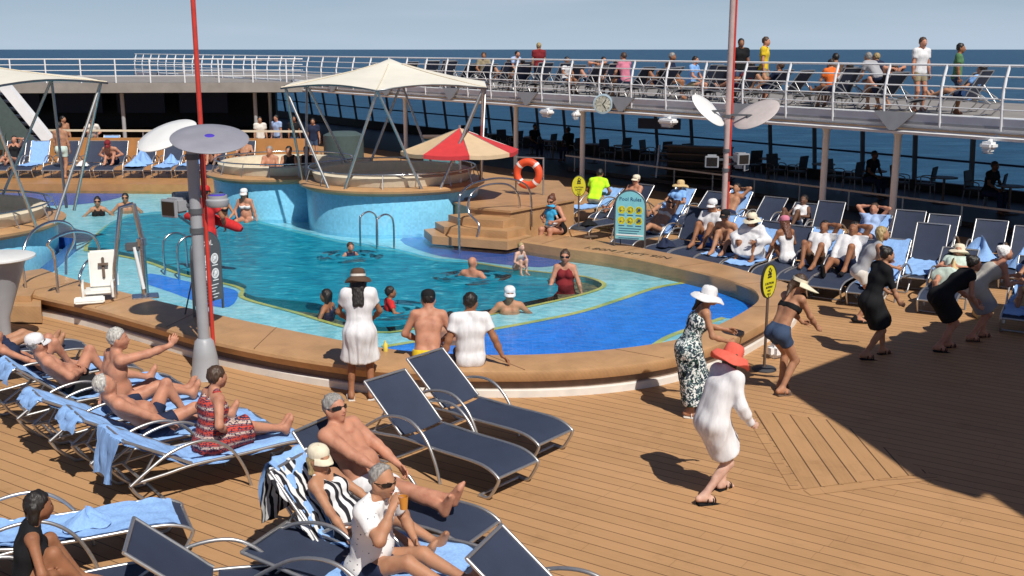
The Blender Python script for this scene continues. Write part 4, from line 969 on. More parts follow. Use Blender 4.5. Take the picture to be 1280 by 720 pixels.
for x in pxp:
    # pillar foot on the line 0.5 m inside the fascia: intersect the view column with that line
    k_=(x-640)/F
    best=min(np.arange(T0,T1,.02),key=lambda t_:abs((fl(t_,.5).x)/((fl(t_,.5).y)*math.cos(PITCH)+(CH-1.2)*math.sin(PITCH))-k_)); PT.append(best)
for t_,x in zip(PT,pxp):
    o=thing('pillar','white steel pillar holding up the deck above','pillar',fl(t_,.5),0,'white pillars under the deck above')
    m=MB(); m.lathe([(.16,0),(.16,.03),(.085,.05),(.085,U0-.1),(.13,U0-.02),(.13,U0+.06)],seg=16); m.build('shaft',MATS['paint_white'],o,40)
LBL={338:'white steel pillar behind the left tub, near the crowded bar',507:'white steel pillar rising behind the middle whirlpool tub',645:'white steel pillar beside the orange lifebuoy',728:'white steel pillar behind the man in the neon shirt',1030:'white steel pillar close behind the tall red mast',1118:'white steel pillar beside the woman in blue on a lounger'}
for o in [o for o in COL.objects if o.name.startswith('pillar')]: pass
pil=[o for o in COL.objects if o.get('category')=='pillar']
for o,x in zip(pil,pxp): o['label']=LBL[x]
# hull side with big openings on the sea
hw=thing('hull_wall','dark hull wall with a row of wide sea windows behind the loungers','wall')
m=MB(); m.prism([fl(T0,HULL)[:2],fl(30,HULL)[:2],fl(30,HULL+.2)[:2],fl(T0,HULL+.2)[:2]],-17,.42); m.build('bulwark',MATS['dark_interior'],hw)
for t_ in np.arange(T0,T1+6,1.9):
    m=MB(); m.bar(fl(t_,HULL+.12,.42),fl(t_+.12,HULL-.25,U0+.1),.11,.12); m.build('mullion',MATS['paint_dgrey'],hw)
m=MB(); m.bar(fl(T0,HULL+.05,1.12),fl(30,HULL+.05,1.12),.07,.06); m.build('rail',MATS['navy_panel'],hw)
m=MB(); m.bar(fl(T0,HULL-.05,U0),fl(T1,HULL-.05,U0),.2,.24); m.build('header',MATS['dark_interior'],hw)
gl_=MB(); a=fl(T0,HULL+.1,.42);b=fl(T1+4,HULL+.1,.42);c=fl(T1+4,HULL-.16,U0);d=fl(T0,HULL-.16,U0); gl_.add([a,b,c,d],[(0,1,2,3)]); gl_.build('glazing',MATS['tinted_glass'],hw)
# low kerb / ramp rail under the overhang
kb=thing('promenade_rail','long low rail along the shaded promenade behind the loungers','rail'); 
m=MB(); m.bar(fl(-4,2.6,.55),fl(18,2.6,.55),.05,.05); m.build('top_rail',MATS['alu'],kb)
for t_ in np.arange(-3.5,18,1.7): m=MB(); m.bar(fl(t_,2.6,0),fl(t_,2.6,.53),.04); m.build('post',MATS['alu'],kb)
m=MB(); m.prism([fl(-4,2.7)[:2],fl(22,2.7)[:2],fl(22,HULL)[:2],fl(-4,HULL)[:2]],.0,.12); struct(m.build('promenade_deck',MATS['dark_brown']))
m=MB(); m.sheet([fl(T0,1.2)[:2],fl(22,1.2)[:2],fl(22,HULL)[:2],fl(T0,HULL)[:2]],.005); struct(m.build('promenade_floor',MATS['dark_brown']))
# forward deckhouse at the far left: dark recess, white edge, glass
dh=thing('deckhouse','dark recessed deckhouse front behind the far left loungers','deckhouse')
m=MB(); m.prism([(-46,60),(-13.5,62.5),(-13.5,63),(-46,63)],0,2.5); m.build('rear_wall',MATS['dark_interior'],dh)
m=MB(); m.prism([(-46,47),(-9.2,50.5),(-19,64),(-46,64)],2.42,2.86); m.build('roof_slab',MATS['upper_deck'],dh)
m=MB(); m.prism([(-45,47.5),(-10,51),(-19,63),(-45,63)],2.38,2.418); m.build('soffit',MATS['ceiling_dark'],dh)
for k in range(9):
    m=MB(); x=-44+k*3.4; m.box((x,59.6,1.5),(2.6,.1,1.1)); m.build('window',MATS['navy_panel'],dh)
for k in range(6): m=MB(); x=-42+k*6; m.lathe([(.09,0),(.09,2.4)],c=(x,47.9+(x+46)*.095,0),seg=12); m.build('column',MATS['paint_grey'],dh,40)
rl2=thing('roof_railing','white railing along the roof edge of the deckhouse at far left','railing'); A=Vector((-46,47.15,2.86)); B=Vector((-9.6,50.6,2.86))
for q in(.3,.55,.8,1.05): m=MB(); m.tube([A+Vector((0,0,q)),B+Vector((0,0,q))],.028 if q>1 else .018,8); m.build('rail',MATS['paint_white'],rl2,60)
for k in range(24): p=A.lerp(B,(k+.5)/24); m=MB(); m.tube([p,p+Vector((0,0,1.06))],.034,8); m.build('post',MATS['paint_white'],rl2,60)
# white raking stair on the far left
sr=thing('white_stair','white raking staircase with green glass balustrade at top left','staircase')
a=at(0,100,38);b=at(62,176,38)
m=MB(); m.bar(a,b,.3,.34); m.build('stringer',MATS['paint_white'],sr)
for k in range(8):
    p=a.lerp(b,(k+.5)/8); m=MB(); m.box(p+Vector((-.9,.6,-.1)),(1.4,1.0,.06)); m.build('step',MATS['paint_grey'],sr)
    m=MB(); m.bar(p+Vector((-1.3,-.3,-1.2)),p+Vector((-1.1,-.3,-.1)),.05); m.build('baluster',MATS['green_panel'],sr)
m=MB(); m.bar(a+Vector((-1.6,-.3,-.7)),b+Vector((-1.6,-.3,-.9)),.09,.1); m.build('lower_rail',MATS['paint_white'],sr)
m=MB(); q=[a+Vector((-.2,-.1,-.3)),b+Vector((-.2,-.1,-.3)),b+Vector((-3,-.1,-.3)),a+Vector((-3,-.1,-1.8))]; m.add(q,[(0,1,2,3)]); m.build('glass_panel',MATS['green_panel'],sr)
# unseen overhead slab and columns, added and outlined to cast the big shadow
ov=thing('shadow_slab','unseen overhead slab shaped to throw the big shadow over the dancers','overhang')
hz=7.0
def sh(px,py): p=G(px,py); return (p.x+SUN.x/SUN.z*hz,p.y+SUN.y/SUN.z*hz)
P=[sh(985,485),sh(1110,436),sh(1275,392),sh(1420,345),(22,16),(22,-4),(9,-4),sh(1263,629),sh(1242,613),sh(1223,624),sh(1168,607),sh(1100,560)]
m=MB(); m.prism(P,hz,hz+.35); m.build('slab',MATS['paint_white'],ov)
for x,y in((15.5,9.5),(19,3),(12.5,0)): m=MB(); m.lathe([(.2,0),(.2,hz)],c=(x,y,0),seg=16); m.build('column',MATS['paint_white'],ov,40)
# ---------------------------------------------------------------- loungers
SEAT=.36
def prof(back):   # (y,z) centre line of the sling, head end first
    a=R(back); pts=[(-math.cos(a)*s,SEAT+math.sin(a)*s) for s in(.78,.6,.4,.2,.04)]
    pts+= [(.1,SEAT-.005),(.3,SEAT-.012),(.55,SEAT-.008),(.8,SEAT),(1.02,SEAT-.005),(1.2,SEAT-.035),(1.33,SEAT-.085)]
    return pts
def tube_sides(pts): return pts
_loungers={}
def lounger_src(back):
    t=bpy.data.objects.new('sun_lounger',None); COL.objects.link(t); t.empty_display_size=.1; t['category']='sun lounger'
    pr=spline([(0,y,z) for y,z in prof(back)],3); W=.29
    nb=13
    def sl(P,nm):
        rows=[]
        for p in P: rows.append([Vector((W*x,p.y,p.z-.018*(1-x*x))) for x in(-1,-.6,-.2,.2,.6,1)])
        m=MB(); m.grid(rows); m.grid([[q-Vector((0,0,.006)) for q in r] for r in rows]); return m.build(nm,MATS['sling'],t,60)
    sl(pr[:nb],'backrest'); sl(pr[nb:],'seat')
    for sx_ in(-1,1):
        m=MB(); m.tube([Vector((sx_*.305,p.y,p.z)) for p in pr[:nb]],.016,8); m.build('back_frame',MATS['alu'],t,60)
        m=MB(); m.tube([Vector((sx_*.305,y,z)) for y,z in((-.66,.30),(-.3,SEAT-.03),(.0,SEAT),(.5,SEAT-.008),(1.0,SEAT-.005),(1.2,SEAT-.03),(1.32,SEAT-.085),(1.34,SEAT-.13),(1.27,.1),(1.2,.02),(1.08,.018))],.017,8,smooth=4); m.build('side_rail',MATS['alu'],t,60)
        m=MB(); m.tube([Vector((sx_*.335,y,z)) for y,z in((.56,.0),(.5,.2),(.38,.42),(.2,.565),(.0,.60),(-.25,.55),(-.48,.42),(-.66,.30))],.017,8,smooth=4); m.build('armrest',MATS['alu'],t,60)
        m=MB(); m.tube([Vector((sx_*.32,y,z)) for y,z in((-.66,.30),(-.6,.2),(-.46,.06),(-.4,.018),(-.28,.018))],.017,8,smooth=3); m.build('leg',MATS['alu'],t,60)
        m=MB(); a=R(back); m.tube([(sx_*.24,-math.cos(a)*.42,SEAT+math.sin(a)*.42-.02),(sx_*.24,-.52,.31)],.011,6); m.build('back_stay',MATS['alu'],t,60)
    for nm,y,z in(('head_bar',pr[0].y,pr[0].z),('foot_bar',1.335,SEAT-.1),('floor_bar',1.09,.018),('floor_bar',-.29,.018),('cross_bar',-.52,.30)):
        m=MB(); m.tube([(-.32 if nm!='head_bar' else -.305,y,z),(.32 if nm!='head_bar' else .305,y,z)],.016,8); m.build(nm,MATS['alu'],t,60)
    return t
def lounger(loc,yaw,back,label,group=None):
    b=int(round(back/10)*10)
    if b not in _loungers: _loungers[b]=o=lounger_src(b)
    else: o=dup(_loungers[b])
    o.location=loc; o.rotation_euler=(0,0,yaw); tag(o,label,'sun lounger'); 
    if group: o['group']=group
    return o
def towel(loc,yaw,back,y0,y1,label,mt='towel_blue',w=.27,hang=0.0,seed=0,over=False,sub=None):
    """a towel lying along the sling between profile positions y0..y1 (0 head .. 1 foot), may hang over the back"""
    pr=spline([(0,y,z) for y,z in prof(int(round(back/10)*10))],6); n=len(pr); P=pr[int(y0*(n-1)):int(y1*(n-1))+1]
    rs=random.Random(seed); ph=[rs.uniform(0,6) for _ in range(6)]
    rows=[]
    if hang>0:
        a=P[0]
        for k in range(6,0,-1): rows.append((Vector((0,a.y-.045-.012*k,a.z-hang*k/6)),1))
        rows.append((Vector((0,a.y-.03,a.z+.012)),1))
    for p in P: rows.append((p,0))
    G_=[]
    for i,(p,h) in enumerate(rows):
        r=[]
        for j in range(13):
            x=-1+j/6; wob=.014*math.sin(3*x+ph[0]+i*.35)+.012*math.sin(7*x+ph[1]-i*.5)+.006*math.sin(13*x+ph[5]+i*.9)
            xx=w*x*(1+.05*math.sin(i*.4+ph[2]))+.012*math.sin(i*.6+ph[3])
            if h: r.append(Vector((xx*(1-.06*(1-i/8)),p.y-abs(wob)*1.6,p.z+.02*math.sin(4*x+ph[4])*(1-i/7))))
            else:
                dz=.014+abs(wob)*.9-.018*(1-x*x)
                if abs(x)>.93 and w>.29: dz-=.05
                r.append(Vector((xx,p.y,p.z+dz)))
        G_.append(r)
    m=MB(); m.grid(G_); m.grid([[q-Vector((0,.004 if k<7 and hang else 0,.009)) for q in r] for k,r in enumerate(G_)])
    o=m.build('towel',MATS[mt],None,60); o.location=loc; o.rotation_euler=(0,0,yaw); tag(o,label,'towel'); return o
def heap(loc,r,label,mt='towel_blue',seed=0,h=.12,name='towel',cat='towel',sx_=1.0,yaw=0):
    rs=random.Random(seed); rows=[]; ph=[rs.uniform(0,6) for _ in range(8)]
    for i in range(8):
        f=i/7; row=[]
        for k in range(29):
            a=2*math.pi*k/28; rr=r*f*(1+.18*math.sin(3*a+ph[0])+.1*math.sin(5*a+ph[1])); z=h*(1-f**1.6)*(1+.35*math.sin(2*a+ph[2])+.2*math.sin(5*a+ph[3]+4*f))+.012*math.sin(9*a+ph[4])*f
            row.append(Vector((math.cos(a)*rr*sx_,math.sin(a)*rr,max(z,.006 if f<1 else 0.0))))
        rows.append(row)
    m=MB(); m.grid(rows); o=m.build(name,MATS[mt],None,70); o.location=loc; o.rotation_euler=(0,0,yaw); return tag(o,label,cat)
# ---------------------------------------------------------------- lamp masts with reflector discs
def mast(loc,label,grey,red,discs,lights,h,rp=.078):
    t=thing('lamp_mast',label,'lamp mast',loc)
    m=MB(); m.lathe([(.21,0),(.20,.02),(.165,.30),(.125,.52),(.085,.56)],seg=24); m.build('base_cone',MATS['paint_grey'],t,35)
    m=MB(); m.tube([(0,0,.5),(0,0,h)],rp,14); m.build('pole',MATS[grey],t,60)
    m=MB(); m.tube([(rp+.026,.06,.25),(rp+.026,.06,red)],.028,10); m.build('red_pipe',MATS['paint_red'],t,60)
    for (c,r,n,up,mt) in discs:
        n=Vector(n).normalized(); q=n.to_track_quat('Z','Y').to_matrix().to_4x4()
        m=MB(); m.lathe([(.001,.03),(r*.6,.022),(r*.96,.0),(r,-.015),(r*.97,-.03),(r*.5,-.045),(.001,-.05)],seg=40,M=Matrix.Translation(Vector(c))@q); d=m.build('reflector_disc',MATS[mt],t,40)
        m=MB(); m.bar((0,0,c[2]-.02),Vector(c)-n*.05,.05,.04); m.box(Vector(c)*.75+Vector((0,0,c[2]*.25))-n*.08,(.16,.14,.08)); m.build('disc_bracket',MATS['paint_dgrey'],t)
        if up: m=MB(); m.lathe([(.001,.036),(.05,.034),(.07,.026)],seg=20,M=Matrix.Translation(Vector(c))@q); m.build('disc_reflection',MATS['violet_lens_glint'],d,40)  # violet cap paints in the light reflected on the disc face
    for (c,rot) in lights:
        Rm=Matrix.Rotation(rot,3,'Z'); m=MB(); m.box(c,(.24,.22,.20),Rm,0,.03); m.box(Vector(c)+Rm@Vector((0,.13,-.03)),(.28,.04,.24),Rm,0,.012); f=m.build('floodlight',MATS['paint_grey'],t,40)
        m=MB(); m.box(Vector(c)+Rm@Vector((0,.152,-.03)),(.22,.01,.18),Rm); m.build('lens',MATS['black_gloss'],f)
        m=MB(); m.bar((0,0,c[2]),Vector(c),.05,.04); m.build('light_arm',MATS['paint_dgrey'],f)
    for z in((h*.70,h*.62,h*.92) if h<5 else (2.3,1.9,3.0)): m=MB(); m.lathe([(rp+.004,z),(rp+.016,z),(rp+.016,z+.07),(rp+.004,z+.07)],seg=16); m.build('clamp_ring',MATS['paint_dgrey'],t,40)
    return t
b=G(258,472)
d1=at(262,172,b.y-.05)-b; d2=at(208,168,b.y+.5)-b
t_=mast(b,'tall grey lamp mast with one grey and one white reflector disc','paint_grey',3.05,[(d1,.50,(.10,-.30,1),True,'reflector_grey'),(d2,.42,(-.28,-.42,1),False,'reflector_white')],[((-.24,-.02,2.38),R(150)),((-.22,.22,2.42),R(20))],d1.z-.03)
m=MB(); m.lathe([(.001,0),(.13,0),(.15,.03),(.15,.09),(.13,.11),(.13,.15),(.001,.15)],c=(.30,-.02,2.36),seg=20); o=m.build('round_lamp',MATS['paint_grey'],t_,40)
m=MB(); m.lathe([(.11,.152),(.10,.165),(.001,.168)],c=(.30,-.02,2.36),seg=20); m.build('lens',MATS['violet_lens_glint'],o,40)
# thin red mast standing behind it
m=MB(); p=G(268,352,Z_LED); 
rm=thing('red_mast','thin red mast rising behind the lamp mast with the grey discs','mast',at(256,240,24.5)*1.0); rm.location.z=0.09
m=MB(); m.tube([(0,0,0),(0,0,6.6)],.055,10); m.build('pole',MATS['paint_red'],rm,60)
m=MB(); m.lathe([(.14,0),(.13,.06),(.06,.12)],seg=16); m.build('foot',MATS['paint_red'],rm,40)
b=G(902,327); dL=at(886,137,b.y)-b; dR=at(945,142,b.y)-b
t_=mast(b,'tall pink and red lamp mast with two winged reflector discs among the right-hand loungers','paint_pinkgrey',6.2,[(dL,.44,(.62,-.42,.75),False,'reflector_white'),(dR,.50,(-.50,-.32,.85),False,'reflector_shaded')],[((-.30,-.05,2.15),R(170)),((.28,-.05,2.2),R(200)),((.34,.2,2.05),R(240))],6.2,.058)
# ---------------------------------------------------------------- signs
def round_sign(loc,h,yaw,label,r=.21):
    t=thing('round_sign',label,'sign',loc,yaw)
    m=MB(); m.lathe([(.17,0),(.17,.02),(.15,.035),(.02,.05)],seg=24); m.build('foot',MATS['rubber'],t,40)
    m=MB(); m.tube([(0,0,.03),(0,0,h-.2)],.02,8); m.build('pole',MATS['mid_brown'],t,60)
    Q=Matrix.Translation((0,0,h))@Matrix.Rotation(math.pi/2,4,'X')
    m=MB(); m.lathe([(r*1.06,-.02),(r*1.06,.015),(r,.02),(r,-.02)],seg=36,M=Q,sx=.78,sy=1.15); m.build('frame',MATS['sign_dark'],t,40)
    m=MB(); m.lathe([(r,-.01),(r,.012),(.001,.012)],seg=36,M=Q,sx=.78,sy=1.15); fc=m.build('sign_face',MATS['sign_yellow'],t)
    m=MB()
    T=lambda x,z: Matrix.Translation((x,-.0165,h+z))@Matrix.Rotation(math.pi/2,4,'X')
    # swimmer-like pictogram of small strokes, then lines of writing
    for (x0,z0,x1,z1,wd) in((-.03,.15,.01,.11,.018),(.04,.16,.015,.11,.018),(-.04,.10,.04,.10,.02),(-.03,.10,-.01,.05,.018),(.03,.10,.015,.05,.018),(-.045,.055,.045,.062,.014)):
        m.bar((x0,-.015,z0+h),(x1,-.015,z1+h),.006,wd,up=(1,0,0) if abs(x1-x0)<1e-4 else (0,0,1))
    m.ball((.0,-.016,h+.175),(.018,.006,.018),10)
    text_mesh('CAUTION',.045,m,T(0,-.03)); text_mesh('SLIPPERY',.040,m,T(0,-.085)); text_mesh('WET',.035,m,T(0,-.135)); text_mesh('DECK',.035,m,T(0,-.18))
    m.build('lettering',MATS['sign_dark'],fc); return t
p=G(955,462); round_sign((p.x,p.y,0),1.27,R(42),'yellow oval warning sign on a pole beside the pool, near the woman in denim shorts',.2)
p=G(723,286,Z_RIM); round_sign((p.x,p.y,Z_RIM),.98,R(-8),'yellow oval warning sign on a pole beside the seated mother and child',.2)
def arch_sign(loc,yaw,w,h,label,teal=True):
    t=thing('arched_sign',label,'sign',loc,yaw)
    def arch_pts(w_,h_,z0): return [(-w_/2,z0),(w_/2,z0)]+[(w_/2*math.cos(a),h_-w_/2+w_/2*math.sin(a)) for a in np.linspace(0,math.pi,15)]
    P=arch_pts(w,h,.16); m=MB(); n=len(P); m.add([(x,-.012,z) for x,z in P]+[(x,.012,z) for x,z in P],[tuple(range(n))[::-1],tuple(range(n,2*n))]+[(i,(i+1)%n,n+(i+1)%n,n+i) for i in range(n)])
    bd=m.build('board',MATS['sign_cyan' if teal else 'paint_dgrey'],t)
    m=MB(); m.tube([Vector((-w/2-.015,0,0))]+[Vector((x*1.03,0,z+.01)) for x,z in P[2:]][::-1]+[Vector((w/2+.015,0,0))],.02,8); m.build('frame',MATS['steel_dark'],t,60)
    for y in(.22,):
        m=MB(); m.tube([(-w/2+.05,.0,h*.6),(-w/2+.05,.25,0)],.012,6); m.tube([(w/2-.05,.0,h*.6),(w/2-.05,.25,0)],.012,6); m.build('stand',MATS['steel_dark'],t,60)
    T=lambda x,z: Matrix.Translation((x,-.015,z))@Matrix.Rotation(math.pi/2,4,'X')
    ink=MB(); text_mesh('Pool Rules' if teal else 'POOL',.11 if teal else .12,ink,T(0,h-.17))
    yl=MB(); 
    for r_ in range(2):
        for c_ in range(3):
            x=(c_-1)*w*.29; z=h*.66-r_*h*.19
            mb=yl if (r_,c_) not in((0,2),(1,2)) else ink
            Q=Matrix.Translation((x,-.014,z))@Matrix.Rotation(math.pi/2,4,'X')
            yl.lathe([(w*.105,0),(w*.12,.002),(w*.135,0)],seg=20,M=Q)
            ink.bar((x-w*.06,-.0165,z-w*.06),(x+w*.06,-.0165,z+w*.05),.004,w*.035); mb.lathe([(w*.05,0),(w*.04,.004),(.001,.004)],seg=12,M=Matrix.Translation((x+.01,-.0155,z+.01))@Matrix.Rotation(math.pi/2,4,'X'))
            ink.bar((x-w*.1,-.014,z-w*.17),(x+w*.1,-.014,z-w*.17),.004,w*.025)
    for k in range(5): ink.bar((-w*.38,-.014,h*.33-k*.05),(w*(.38-.06*(k%3)),-.014,h*.33-k*.05),.004,.012)
    ink.build('lettering',MATS['ink_navy' if teal else 'paint_white'],bd); yl.build('pictogram',MATS['sign_yellow' if teal else 'paint_white'],bd)
    if teal: m=MB(); m.box((0,-.014,.245),(w*.92,.006,.03)); m.build('stripe',MATS['paint_white'],bd)
    return t
a=G(770,306,Z_RIM); c=G(804,311,Z_RIM); arch_sign(((a.x+c.x)/2,(a.y+c.y)/2,Z_RIM),math.atan2((c-a).y,(c-a).x)*.5,.62,1.16,'arched turquoise pool rules sign with six yellow pictograms on the far pool edge')
a=G(264,388,Z_RIM); arch_sign((-4.72,16.35,Z_RIM),R(64),.62,1.25,'arched dark grey pool sign seen at an angle behind the lamp mast',False)
# ---------------------------------------------------------------- pool lift, pedestal, parasol, lifebuoy, clock
p=G(182,371,Z_RIM); t=thing('pool_lift','white plastic pool lift chair on a steel A-shaped hoist by the left pool edge','pool lift',(p.x,p.y,Z_RIM),R(20))
m=MB(); m.box((0,0,.012),(.42,.36,.024),bev=.008); m.build('base_plate',MATS['steel'],t)
m=MB(); m.tube([(0,0,.02),(0,0,.9)],.06,12); m.tube([(0,0,.86),(0,0,.98)],.085,12); m.build('mast',MATS['steel'],t,60)
m=MB(); m.tube([(.02,0,.9),(-.08,0,1.55)],.04,10); m.build('boom',MATS['steel'],t,60)
m=MB(); m.tube([(-.48,.05,-.05),(-.44,.05,.5),(-.28,.02,1.5),(-.08,0,1.55)],.04,10); m.build('boom',MATS['steel'],t,60)
m=MB(); m.tube([(-.02,-.06,.15),(-.12,-.03,.85)],.03,8); m.build('actuator',MATS['paint_white'],t,60); m=MB(); m.box((-.13,0,.85),(.26,.10,.14),bev=.02); m.build('pivot_box',MATS['paint_dgrey'],t)
m=MB(); m.box((-.72,.08,.14),(.44,.42,.07),bev=.03); m.build('seat',MATS['white_plastic'],t,40)
m=MB(); m.box((-.62,.24,.47),(.44,.07,.62),Matrix.Rotation(R(-12),3,'X'),bev=.03); m.build('backrest',MATS['white_plastic'],t,40)
m=MB(); m.box((-.62,.20,.50),(.045,.07,.34),Matrix.Rotation(R(-12),3,'X'),bev=.01); m.box((-.62,.18,.56),(.16,.07,.04),Matrix.Rotation(R(-12),3,'X')); m.build('back_slot',MATS['mid_brown'],t)
m=MB(); m.box((-.86,-.22,.06),(.46,.20,.05),Matrix.Rotation(R(18),3,'X'),bev=.02); m.build('footrest',MATS['white_plastic'],t,40)
for x in(-.95,-.5): m=MB(); m.tube([(x,-.2,.08),(x,-.16,.28),(x,.2,.3)],.022,8,smooth=4); m.build('armrest',MATS['white_plastic'],t,60)
p=at(0,322,15.6); t=thing('pedestal_table','round white pedestal table cut off by the left edge','table',(p.x-.05,p.y,0))
m=MB(); m.lathe([(.001,p.z-.02),(.50,p.z-.02),(.53,p.z-.005),(.53,p.z+.02),(.50,p.z+.03),(.001,p.z+.035)],seg=40); m.build('table_top',MATS['reflector_white'],t,35)
m=MB(); m.lathe([(.26,0),(.25,.03),(.09,.12),(.10,p.z*.35),(.40,p.z-.03)],seg=32); m.build('pedestal',MATS['paint_grey'],t,35)
p=at(575,190,25.9); t=thing('parasol','red and cream striped parasol above the middle whirlpool tub','parasol',(p.x,25.9,.852)); R_=1.42; ap=1.70; ev=1.17
for k in range(8):
    a0=2*math.pi*k/8+.2; rows=[]
    for i in range(7):
        f=i/6; row=[]
        for j in range(6):
            a=a0+2*math.pi/8*j/5; sag=4*(j/5)*(1-j/5); rr=R_*f*(1-.07*sag*f); row.append(Vector((math.cos(a)*rr,math.sin(a)*rr,ap+(ev-ap)*f**.9-.03*sag*f)))
        rows.append(row)
    m=MB(); m.grid(rows); m.grid([rows[-1],[q-Vector((0,0,.09)) for q in rows[-1]]]); m.build('canopy_panel',MATS['umb_red' if k%2 else 'umb_cream'],t,60)
    m=MB(); m.tube([(math.cos(a0)*.05,math.sin(a0)*.05,ap-.03),(math.cos(a0)*R_,math.sin(a0)*R_,ev-.02)],.01,6); m.build('rib',MATS['alu'],t,60)
m=MB(); m.tube([(0,0,.02),(0,0,ap+.06)],.028,10); m.build('pole',MATS['paint_white'],t,60); m=MB(); m.lathe([(.26,0),(.25,.05),(.05,.08),(.03,.2)],seg=20); m.build('base',MATS['paint_dgrey'],t,40)
p=at(660,217,26.6); t=thing('lifebuoy_stand','orange lifebuoy hanging on a post frame at the end of the platform','lifebuoy',(p.x,p.y,0),R(-20))
m=MB(); m.tube([(math.cos(a)*.29,0,p.z+math.sin(a)*.29) for a in np.linspace(0,2*math.pi,33)[:-1]],.095,12,0,True); b_=m.build('lifebuoy',MATS['lifebuoy'],t,60)
for a in(.78,2.36,3.93,5.5): m=MB(); m.tube([(math.cos(a+d)*.29,0,p.z+math.sin(a+d)*.29) for d in(-.1,0,.1)],.099,12); m.build('white_band',MATS['paint_white'],b_,60)
for x in(-.36,.36): m=MB(); m.tube([(x,.12,.852),(x,.12,p.z+.4)],.022,8); m.build('post',MATS['alu'],t,60)
m=MB(); m.tube([(-.36,.12,p.z+.38),(.36,.12,p.z+.38)],.02,8); m.build('cross_bar',MATS['alu'],t,60)
# clock hanging on the fascia
kk=min(np.arange(-30,15,.05),key=lambda q:abs(640+F*(fl(q,-.6).x)/(fl(q,-.6).y*math.cos(PITCH)+(CH-2.5)*math.sin(PITCH))-754)); p=fl(kk,-.62,at(754,130,fl(kk,-.62).y).z)
t=thing('clock','round wall clock on the white edge of the deck above','clock',p,math.atan2(-.3,.95)+R(8)); Q=Matrix.Rotation(math.pi/2,4,'X')
m=MB(); m.lathe([(.30,-.22),(.30,.0),(.25,.01),(.25,-.01)],seg=32,M=Q); m.build('case',MATS['clock_case'],t,40); m=MB(); m.lathe([(.25,.0),(.001,.0)],seg=32,M=Q); f_=m.build('dial',MATS['clock_face'],t)
m=MB(); m.bar((0,-.008,0),(.10,-.008,.12),.008,.025); m.bar((0,-.010,0),(.09,-.010,-.13),.008,.02)
for k in range(12): a=k*math.pi/6; m.bar((math.cos(a)*.19,-.006,math.sin(a)*.19),(math.cos(a)*.235,-.006,math.sin(a)*.235),.006,.014,up=(0,1,0))
m.build('hands',MATS['sign_dark'],f_)
# flood lamps slung under the fascia
for px,sz,lb in((683,.5,'white box floodlight under the deck edge left of the clock'),(720,.2,'small white bracket lamp just left of the clock'),(835,.6,'long white floodlight under the deck edge near the winged discs'),(285,.5,'white box floodlight under the deck edge at far left'),(1235,.3,'round camera lamp under the deck edge at far right')):
    kk=min(np.arange(-40,17,.05),key=lambda q:abs(640+F*(fl(q,-.5).x)/(fl(q,-.5).y*math.cos(PITCH)+(CH-2.4)*math.sin(PITCH))-px)); p=fl(kk,-.5,U0+.02)
    t=thing('deck_floodlight',lb,'floodlight',p,math.atan2(FD.y,FD.x)); m=MB(); m.box((0,0,-.08),(sz,.3,.16),None,0,.05); m.box((0,-.02,-.19),(sz*.7,.2,.1),None,0,.04); b_=m.build('housing',MATS['paint_white'],t,40)
    m=MB(); m.box((0,-.03,-.245),(sz*.6,.15,.012)); m.build('lens',MATS['paint_grey'],b_); m=MB(); m.bar((0,.0,.0),(0,.3,.12),.06,.05); m.build('bracket',MATS['paint_white'],t)
# ---------------------------------------------------------------- shaded bar area under the deck above
t=thing('tiered_counter','brown tiered wooden counter in the shade under the deck above','counter',(*fl(1.2,4.0)[:2],0),math.atan2(FD.y,FD.x)+R(25))
for k in range(5): m=MB(); m.box((0,-.12*k+.2,1.15-.24*k),(2.3+.12*k,.5,.05)); m.build('shelf',MATS['mid_brown'],t)
for x in(-1.2,1.2): m=MB(); m.bar((x,-.55,0),(x,-.3,1.2),.06); m.build('post',MATS['alu'],t)
m=MB(); m.box((0,.35,.58),(2.2,.3,1.1)); m.build('cabinet',MATS['dark_brown'],t)
p=fl(-.2,3.6); t=thing('hanging_banner','dark blue banner hanging under the deck above','banner',(p.x,p.y,1.75),math.atan2(FD.y,FD.x)+R(30)); m=MB(); m.box((0,0,.12),(1.5,.05,.36)); m.build('panel',MATS['navy_panel'],t)
for x in(-.6,.6): m=MB(); m.bar((x,0,.3),(x,0,.7),.02); m.build('hanger',MATS['alu'],t)
p=at(430,195,34); t=thing('round_bar','grey green round bar front behind the whirlpool tubs','bar',(p.x,p.y,0))
m=MB(); m.lathe([(.62,0),(.62,1.75),(.4,1.85)],seg=40); m.build('drum_wall',MATS['green_panel'],t,40); m=MB(); m.lathe([(.63,.9),(.9,.92),(.9,.98),(.62,1.0)],seg=40); m.build('counter_top',MATS['dark_brown'],t,40)
p=at(552,205,31); t=thing('teal_cabinet','teal service cabinet under the parasol','cabinet',(p.x+.0,p.y,.852)); m=MB(); m.box((.0,0,.55),(1.0,.6,1.0),bev=.02); m.build('body',MATS['teal_panel'],t); m=MB(); m.box((0,0,1.08),(1.1,.7,.05)); m.build('top',MATS['mid_brown'],t)
def bar_set(loc,yaw,label,seed):
    t=thing('bar_table',label,'table',loc,yaw); m=MB(); m.lathe([(.3,0),(.28,.03),(.035,.05),(.035,.70),(.36,.71),(.36,.74),(.001,.745)],seg=20); m.build('round_top',MATS['mid_brown'],t,35)
    return t
_ch=[None]
